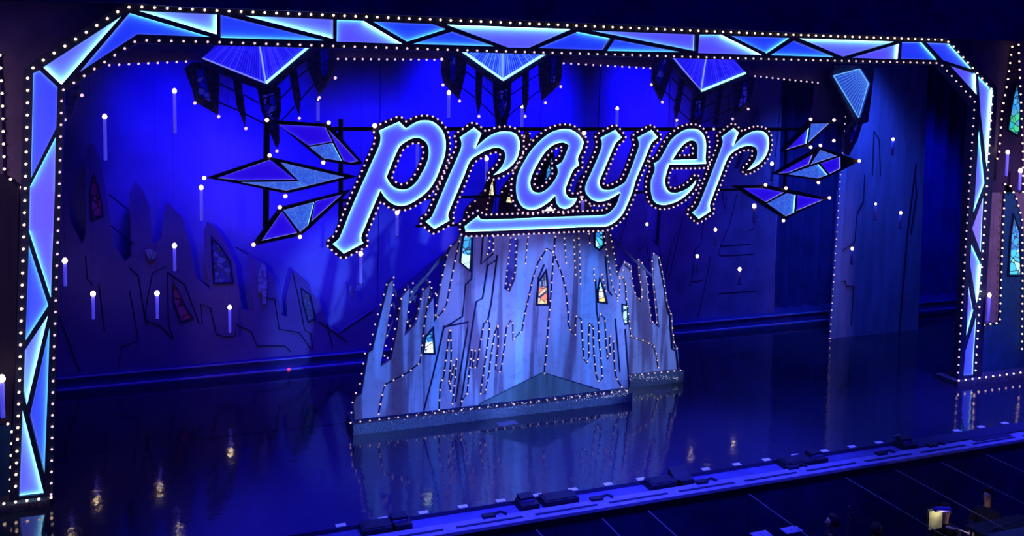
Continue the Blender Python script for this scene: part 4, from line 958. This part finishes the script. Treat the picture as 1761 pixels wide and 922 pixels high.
for (u, v, L, k), lab in zip(boxes, blab):
    c = PF(u, v); y0 = e_ledge0+0.03; y1 = e_floor-0.02
    t = thing('floor_box', lab, 'stage box', (c.x, (y0+y1)/2, -0.06))
    m = MB(); m.box((c.x-L/2, y0, -0.06), (c.x+L/2, y1, 0.05)); m.build('housing', black, t)
    if k == 1:
        MB().box((c.x-L/2+0.02, y0+0.1, 0.05), (c.x+L/2-0.04, y1-0.01, 0.11)).build('upper_step', black, t)
        MB().box((c.x-L/2+0.02, y0+0.085, 0.05), (c.x+L/2-0.06, y0+0.098, 0.075)).build('edge_strip', trough_m, t)
    elif k == 2:
        m = MB(); x0, x1 = c.x-L/2, c.x+L/2
        m.add([(x0, y0+0.05, 0.05), (x1, y0+0.05, 0.05), (x1, y1, 0.05), (x0, y1, 0.05), (x0, y1, 0.16), (x1, y1, 0.16)], [(0, 1, 2, 3), (0, 4, 5, 1), (3, 2, 5, 4), (0, 3, 4), (1, 5, 2)]); m.build('sloping_top', black, t)
    else:
        MB().box((c.x-L/2+0.03, y0+0.03, 0.05), (c.x+L/2-0.03, y1-0.03, 0.062)).build('lid', black, t)
for (u, v, lab) in ((845,893,'small cable connector on the ledge left of centre'), (1030,862,'small cable connector on the ledge below the castle wing'), (1210,832,'loose black connector on the ledge right of the wedge box'), (1372,810,'small black clamp below the right-hand long box'), (1528,787,'small black bracket on the ledge at right'), (1625,777,'small bracket on the ledge furthest right')):
    c = PF(u, v); m = MB(); m.box((c.x-0.10, e_ledge0-0.05, -0.005), (c.x+0.08, e_ledge0+0.04, 0.03)); m.tube([(c.x+0.05, e_ledge0, 0.02), (c.x+0.17, e_ledge0+0.02, 0.03), (c.x+0.24, e_ledge0-0.03, 0.01)], 0.018, 6)
    o = m.build('cable_connector', black); tag(o, lab, 'connector')
m = MB(); a = PF(1560, 760)
m.box((a.x, e_ledge0+0.02, -0.06), (a.x+7.0, e_floor-0.01, 0.006)); m.box((a.x+1.1, e_ledge0-0.10, -0.004), (a.x+1.9, e_ledge0+0.03, 0.006)); m.box((a.x+3.2, e_ledge0-0.06, -0.004), (a.x+7, e_ledge0+0.03, 0.006))
o = m.build('black_cover_mat', diff('mat_black', (0.02, 0.02, 0.08), 0.9)); tag(o, 'long black cover lying over the stage edge below the right leg of the portal', 'cover')
o = MB().box((PF(1548,748).x-0.12, PF(1548,748).y, 0), (PF(1548,748).x, PF(1548,748).y+0.01, 0.002)).build('tape_scrap', tape); tag(o, 'tiny scrap of white tape on the floor upstage of the marks at right', 'tape scrap')
for (u, v, s, lab) in ((872,728,0.34,'pale rectangular mark on the floor just in front of the castle plinth'), (1137,674,0.30,'pale rectangular mark on the floor in front of the castle wing')):
    c = PF(u, v); o = MB().box((c.x-s/2, c.y-0.08, 0), (c.x+s/2, c.y+0.08, 0.004)).build('floor_mark', diff('floor_mark_grey', (0.25, 0.26, 0.34), 0.6)); tag(o, lab, 'floor mark')
# red cue light
o = MB().lathe((PF(497,637).x, 18.2, 0), [(0.03, 0), (0.03, 0.02), (0.02, 0.035)], 10).build('cue_light', emit('cue_red', (1.0, 0.06, 0.1), 1.0)); tag(o, 'tiny red cue light on the floor at the foot of the rear wall', 'light')

# ================================================================== PIT
ycab = []
for i, (u, v) in enumerate(((912,899),(1023,880),(1105,871),(1270,838),(1445,817),(1525,801),(1606,790),(1690,780))):
    c = PF(u, v, -0.15); dim = i in (3,)
    o = MB().tube([(c.x, e_ledge1-0.02, -0.14), (c.x, 4.0, -0.16)], 0.006, 5).build('net_cable', diff('net_cable_grey', (0.15, 0.15, 0.26), 0.6)); tag(o, 'thin grey net cable stretched from the stage edge over the dark pit', 'cable', 'net cables over the pit')
skin = diff('skin', (0.50, 0.30, 0.24), 0.6, 0.2, 20)
hairm = diff('hair_dark', (0.02, 0.015, 0.02), 0.7, 0.4, 40, stretch=(1, 1, 0.2))
cloth = diff('black_clothes', (0.015, 0.015, 0.03), 0.9, 0.3, 12)
shirt = diff('grey_shirt', (0.22, 0.22, 0.30), 0.9, 0.3, 12)
def skinned(name, pts, edges, rad, mat, parent, sub=2):
    me = bpy.data.meshes.new(name); me.from_pydata([tuple(p) for p in pts], edges, [])
    o = bpy.data.objects.new(name, me); COL.objects.link(o)
    s = o.modifiers.new('skin', 'SKIN'); s.use_smooth_shade = True
    for i, sv in enumerate(me.skin_vertices[0].data):
        sv.radius = rad[i] if isinstance(rad[i], tuple) else (rad[i], rad[i]); sv.use_root = (i == 0)
    d = o.modifiers.new('sub', 'SUBSURF'); d.levels = sub; d.render_levels = sub
    dg = bpy.context.evaluated_depsgraph_get(); m2 = bpy.data.meshes.new_from_object(o.evaluated_get(dg)); m2.name = name
    bpy.data.objects.remove(o); m2.materials.clear(); m2.materials.append(mat)
    for p in m2.polygons: p.use_smooth = True
    o2 = bpy.data.objects.new(name, m2); COL.objects.link(o2); o2.parent = parent; return o2
def person(label, head, yaw, s=0.9, seated=True, torso_m=None, hair_len=0.0, lean=0.0):
    """head: world position of the head centre; local frame faces -y"""
    hz = 1.22 if seated else 1.62
    base = Vector((head[0], head[1], head[2]-hz*s))
    t = thing('person', label, 'person', tuple(base)); t.rotation_euler = (0, 0, yaw); t.scale = (s, s, s)
    hip = 0.48 if seated else 0.92; sh = hz-0.24
    V = [(0, 0, hip), (0, 0, hip+0.2), (0, -lean*0.5, sh-0.12), (0, -lean, sh+0.02), (0, -lean, sh+0.09), (0, -lean-0.01, hz-0.05), (0, -lean-0.01, hz+0.02), (0, -lean, hz+0.08)]
    rad = [(0.15, 0.11), (0.13, 0.10), (0.17, 0.11), (0.09, 0.07), 0.052, (0.066, 0.085), (0.074, 0.095), (0.062, 0.075)]
    E_ = [(i, i+1) for i in range(7)]
    for sx in (-1, 1):
        k = len(V)
        V += [(sx*0.17, -lean, sh-0.03), (sx*0.24, -lean-0.05, sh-0.28), (sx*0.17, -lean-0.28, sh-0.34), (sx*0.15, -lean-0.36, sh-0.32)]
        rad += [0.06, 0.045, 0.032, (0.034, 0.02)]
        E_ += [(2, k), (k, k+1), (k+1, k+2), (k+2, k+3)]
        for fi in range(4):
            q = len(V); fx = sx*0.15+(fi-1.5)*0.019; ln = (0.06, 0.072, 0.068, 0.052)[fi]
            V += [(fx, -lean-0.40, sh-0.32), (fx, -lean-0.40-ln*0.7, sh-0.335), (fx, -lean-0.40-ln, sh-0.365)]
            rad += [0.009, 0.008, 0.007]; E_ += [(k+3, q), (q, q+1), (q+1, q+2)]
        q = len(V); V += [(sx*0.15-sx*0.04, -lean-0.36, sh-0.33), (sx*0.15-sx*0.06, -lean-0.40, sh-0.35)]; rad += [0.010, 0.008]; E_ += [(k+3, q), (q, q+1)]
        k = len(V)
        if seated: V += [(sx*0.10, -0.06, hip-0.02), (sx*0.13, -0.44, hip), (sx*0.13, -0.46, 0.08), (sx*0.13, -0.60, 0.04)]
        else: V += [(sx*0.10, 0, hip-0.08), (sx*0.11, -0.02, 0.48), (sx*0.11, 0.0, 0.09), (sx*0.11, -0.14, 0.04)]
        rad += [0.085, 0.058, 0.042, (0.04, 0.03)]; E_ += [(0, k), (k, k+1), (k+1, k+2), (k+2, k+3)]
    body = skinned('body', V, E_, rad, skin, t)
    # nose, ears and eye sockets shaped on the head surface
    bm = bmesh.new(); bm.from_mesh(body.data)
    for v in bm.verts:
        c = v.co
        if c.z > hz-0.09 and c.y < -lean-0.06 and abs(c.x) < 0.014 and abs(c.z-(hz-0.005)) < 0.02: c.y -= 0.022
        if abs(c.z-(hz+0.022)) < 0.012 and 0.02 < abs(c.x) < 0.045 and c.y < -lean-0.05: c.y += 0.010
        if abs(c.z-(hz-0.045)) < 0.008 and abs(c.x) < 0.03 and c.y < -lean-0.05: c.y += 0.004
    bm.to_mesh(body.data); bm.free()
    for sx in (-1, 1):
        e = MB(); e.lathe((0, 0, 0), [(0.004, -0.03), (0.014, -0.02), (0.018, 0), (0.015, 0.02), (0.004, 0.03)], 8)
        eo = obj('ear', [Vector((v.x*0.5+sx*0.078, v.y-lean, v.z+hz)) for v in e.v], e.f, skin, None, True); eo.parent = t
        ee = MB(); ee.lathe((0, 0, 0), [(0.002, -0.008), (0.009, 0), (0.002, 0.008)], 8)
        eo = obj('eye', [Vector((v.x+sx*0.03, v.y-lean-0.088, v.z+hz+0.02)) for v in ee.v], ee.f, hairm, None, True); eo.parent = t
    # clothes: a shell over torso, arms and legs
    cl = body.data.copy(); cl.name = 'clothes'; bm = bmesh.new(); bm.from_mesh(cl)
    kill = [v for v in bm.verts if v.co.z > sh+0.06 or (v.co.y < -lean-0.30 and v.co.z > hip+0.12)]
    bmesh.ops.delete(bm, geom=kill, context='VERTS')
    bm.normal_update()
    for v in bm.verts: v.co += v.normal*0.014
    bm.to_mesh(cl); bm.free(); cl.materials.clear(); cl.materials.append(torso_m or cloth)
    co = bpy.data.objects.new('clothes', cl); COL.objects.link(co); co.parent = t
    hv = []; hf = []; n, mm = 16, 9
    for j in range(mm):
        th = (j/(mm-1))*math.pi*0.62
        for i in range(n):
            ph = 2*math.pi*i/n; fr_ = 1.0 if math.sin(ph) > -0.4 or j < 4 else 0.82
            zz = 0.118*math.cos(th)-(hair_len*(j/(mm-1)) if math.sin(ph) > -0.3 else 0)
            hv.append((0.092*math.sin(th)*math.cos(ph)*fr_, 0.112*math.sin(th)*math.sin(ph)*(fr_ if j < 4 else fr_*0.8 if math.sin(ph) < 0 else 1)+0.014-lean, hz+0.035+zz))
    for j in range(mm-1):
        for i in range(n): hf.append((j*n+i, j*n+(i+1) % n, (j+1)*n+(i+1) % n, (j+1)*n+i))
    ho = obj('hair', hv, hf, hairm, None, True); ho.parent = t
    for a_ in (ho,): WL[a_.name] = base
    return t
hp1 = P(1699, 853, 9.9)
person('dark-haired person in black standing in the pit, turned to the left', hp1, math.radians(-62), 0.87, seated=False)
hp2 = P(1506, 913, 9.6); person('seated person in a grey shirt at the bottom edge, seen from behind', hp2, math.radians(150), 0.87, True, shirt, 0.02)
hp3 = P(1431, 899, 9.7); person('dim seated person beside the thin microphone stand at the bottom edge', hp3, math.radians(-120), 0.87, True, cloth, 0.02)
hp4 = P(1624, 872, 10.0); person('person bending forward behind the lit music stand', hp4, math.radians(-40), 0.87, True, cloth, 0.0, 0.18)
for (u, v, lab) in ((1361, 911, 'small blue-lit music stand top at the bottom edge, right one of two'), (1309, 919, 'small blue-lit music stand top at the very bottom edge, left one of two')):
    q = P(u, v, 9.7); t = thing('music_stand', lab, 'music stand', (q.x, q.y, -2.3))
    MB().box((q.x-0.13, q.y-0.08, q.z-0.01), (q.x+0.13, q.y+0.08, q.z)).build('desk', apron_m, t)
    MB().tube([(q.x, q.y, -2.3), (q.x, q.y, q.z)], 0.012, 6).build('pole', black, t)
# lit music stand
ms = P(1610, 893, 9.5)
t = thing('music_stand', 'music stand with lit yellowish sheet music and a blue lamp hood', 'music stand', (ms.x, ms.y, -2.3))
MB().tube([(ms.x, ms.y+0.03, -2.3), (ms.x, ms.y+0.03, ms.z)], 0.015, 8).build('pole', black, t)
MB().tube([(ms.x-0.25, ms.y, -2.28), (ms.x, ms.y+0.03, -2.1), (ms.x+0.25, ms.y, -2.28)], 0.012, 6).build('foot', black, t)
MB().box((ms.x-0.15, ms.y+0.01, ms.z-0.16), (ms.x+0.13, ms.y+0.03, ms.z+0.16)).build('desk', black, t)
MB().box((ms.x-0.13, ms.y, ms.z-0.14), (ms.x+0.11, ms.y+0.008, ms.z+0.13)).build('sheet_music', diff('sheet_paper', (0.75, 0.72, 0.45), 0.8, 0.35, 8), t)
m = MB(); m.tube([(ms.x-0.14, ms.y-0.10, ms.z+0.21), (ms.x+0.12, ms.y-0.10, ms.z+0.17)], 0.035, 10); m.build('lamp_hood', diff('lamp_hood_blue', (0.12, 0.08, 0.8), 0.4), t)
ml = bpy.data.lights.new('music_stand_lamp', 'POINT'); ml.energy = 1.1; ml.color = (1.0, 0.9, 0.55); ml.shadow_soft_size = 0.03
mo = bpy.data.objects.new('music_stand_lamp', ml); COL.objects.link(mo); mo.location = (ms.x, ms.y-0.13, ms.z+0.12)
m2l = bpy.data.lights.new('pit_point_light', 'POINT'); m2l.energy = 2.6; m2l.color = (1.0, 0.75, 0.7); m2l.shadow_soft_size = 0.04  # bare warm point light near the standing person, without a lamp body
mo = bpy.data.objects.new('pit_point_light', m2l); COL.objects.link(mo); mo.location = (hp1.x-0.55, hp1.y-0.5, hp1.z-0.30)
# microphone stands and cymbals
a = P(1460, 870, 9.6); t = thing('microphone_stand', 'thin microphone stand rising left of the grey-shirted person', 'microphone stand', (a.x, a.y, -2.3))
MB().tube([(a.x, a.y, -2.3), (a.x, a.y, a.z)], 0.012, 6).build('pole', grey_m, t); MB().tube([(a.x, a.y, a.z), (a.x+0.16, a.y, a.z-0.28)], 0.008, 6).build('boom', grey_m, t)
MB().lathe((a.x, a.y, -2.3), [(0.16, 0), (0.16, 0.015), (0.02, 0.03)], 16).build('base', black, t)
a = P(1628, 906, 9.6); b = P(1668, 918, 9.6); t = thing('keyboard_stand_arm', 'short bright metal arm just right of the lit music stand', 'stand', tuple(a))
MB().tube([a, P(1642, 910, 9.6)], 0.018, 8).build('arm', diff('chrome', (0.8, 0.8, 0.9), 0.25, metal=0.6), t); MB().tube([P(1644, 909, 9.6), b], 0.01, 6).build('rod', MATS['chrome'], t)
a = P(1735, 905, 9.3); t = thing('equipment_desk', 'dark equipment desk with small shiny knobs before the standing person', 'desk', (a.x, a.y, -2.3))
MB().box((a.x-0.55, a.y-0.25, a.z-0.06), (a.x+0.5, a.y+0.25, a.z-0.01)).build('top', black, t)
for dx in (-0.5, 0.42):
    for dy in (-0.2, 0.17): MB().box((a.x+dx, a.y+dy, -2.3), (a.x+dx+0.04, a.y+dy+0.04, a.z-0.06)).build('leg', black, t)
for dx in (-0.42, -0.3, -0.2, 0.1):
    MB().lathe((a.x+dx, a.y-0.15, a.z-0.01), [(0.02, 0), (0.022, 0.02), (0.012, 0.03)], 10).build('knob', MATS['chrome'], t)
MB().tube([(a.x-0.35, a.y, a.z), (a.x+0.45, a.y, a.z+0.1)], 0.01, 6).build('rail', grey_m, t)
c1 = P(1700, 925, 8.3); c2 = P(1765, 905, 8.3)
o = MB().box((c1.x, 7.9, -2.3), (c2.x+2.5, 8.3, c2.z)).build('pit_rail', apron_m); tag(o, 'blue-lit corner of the pit rail at the bottom right', 'rail')
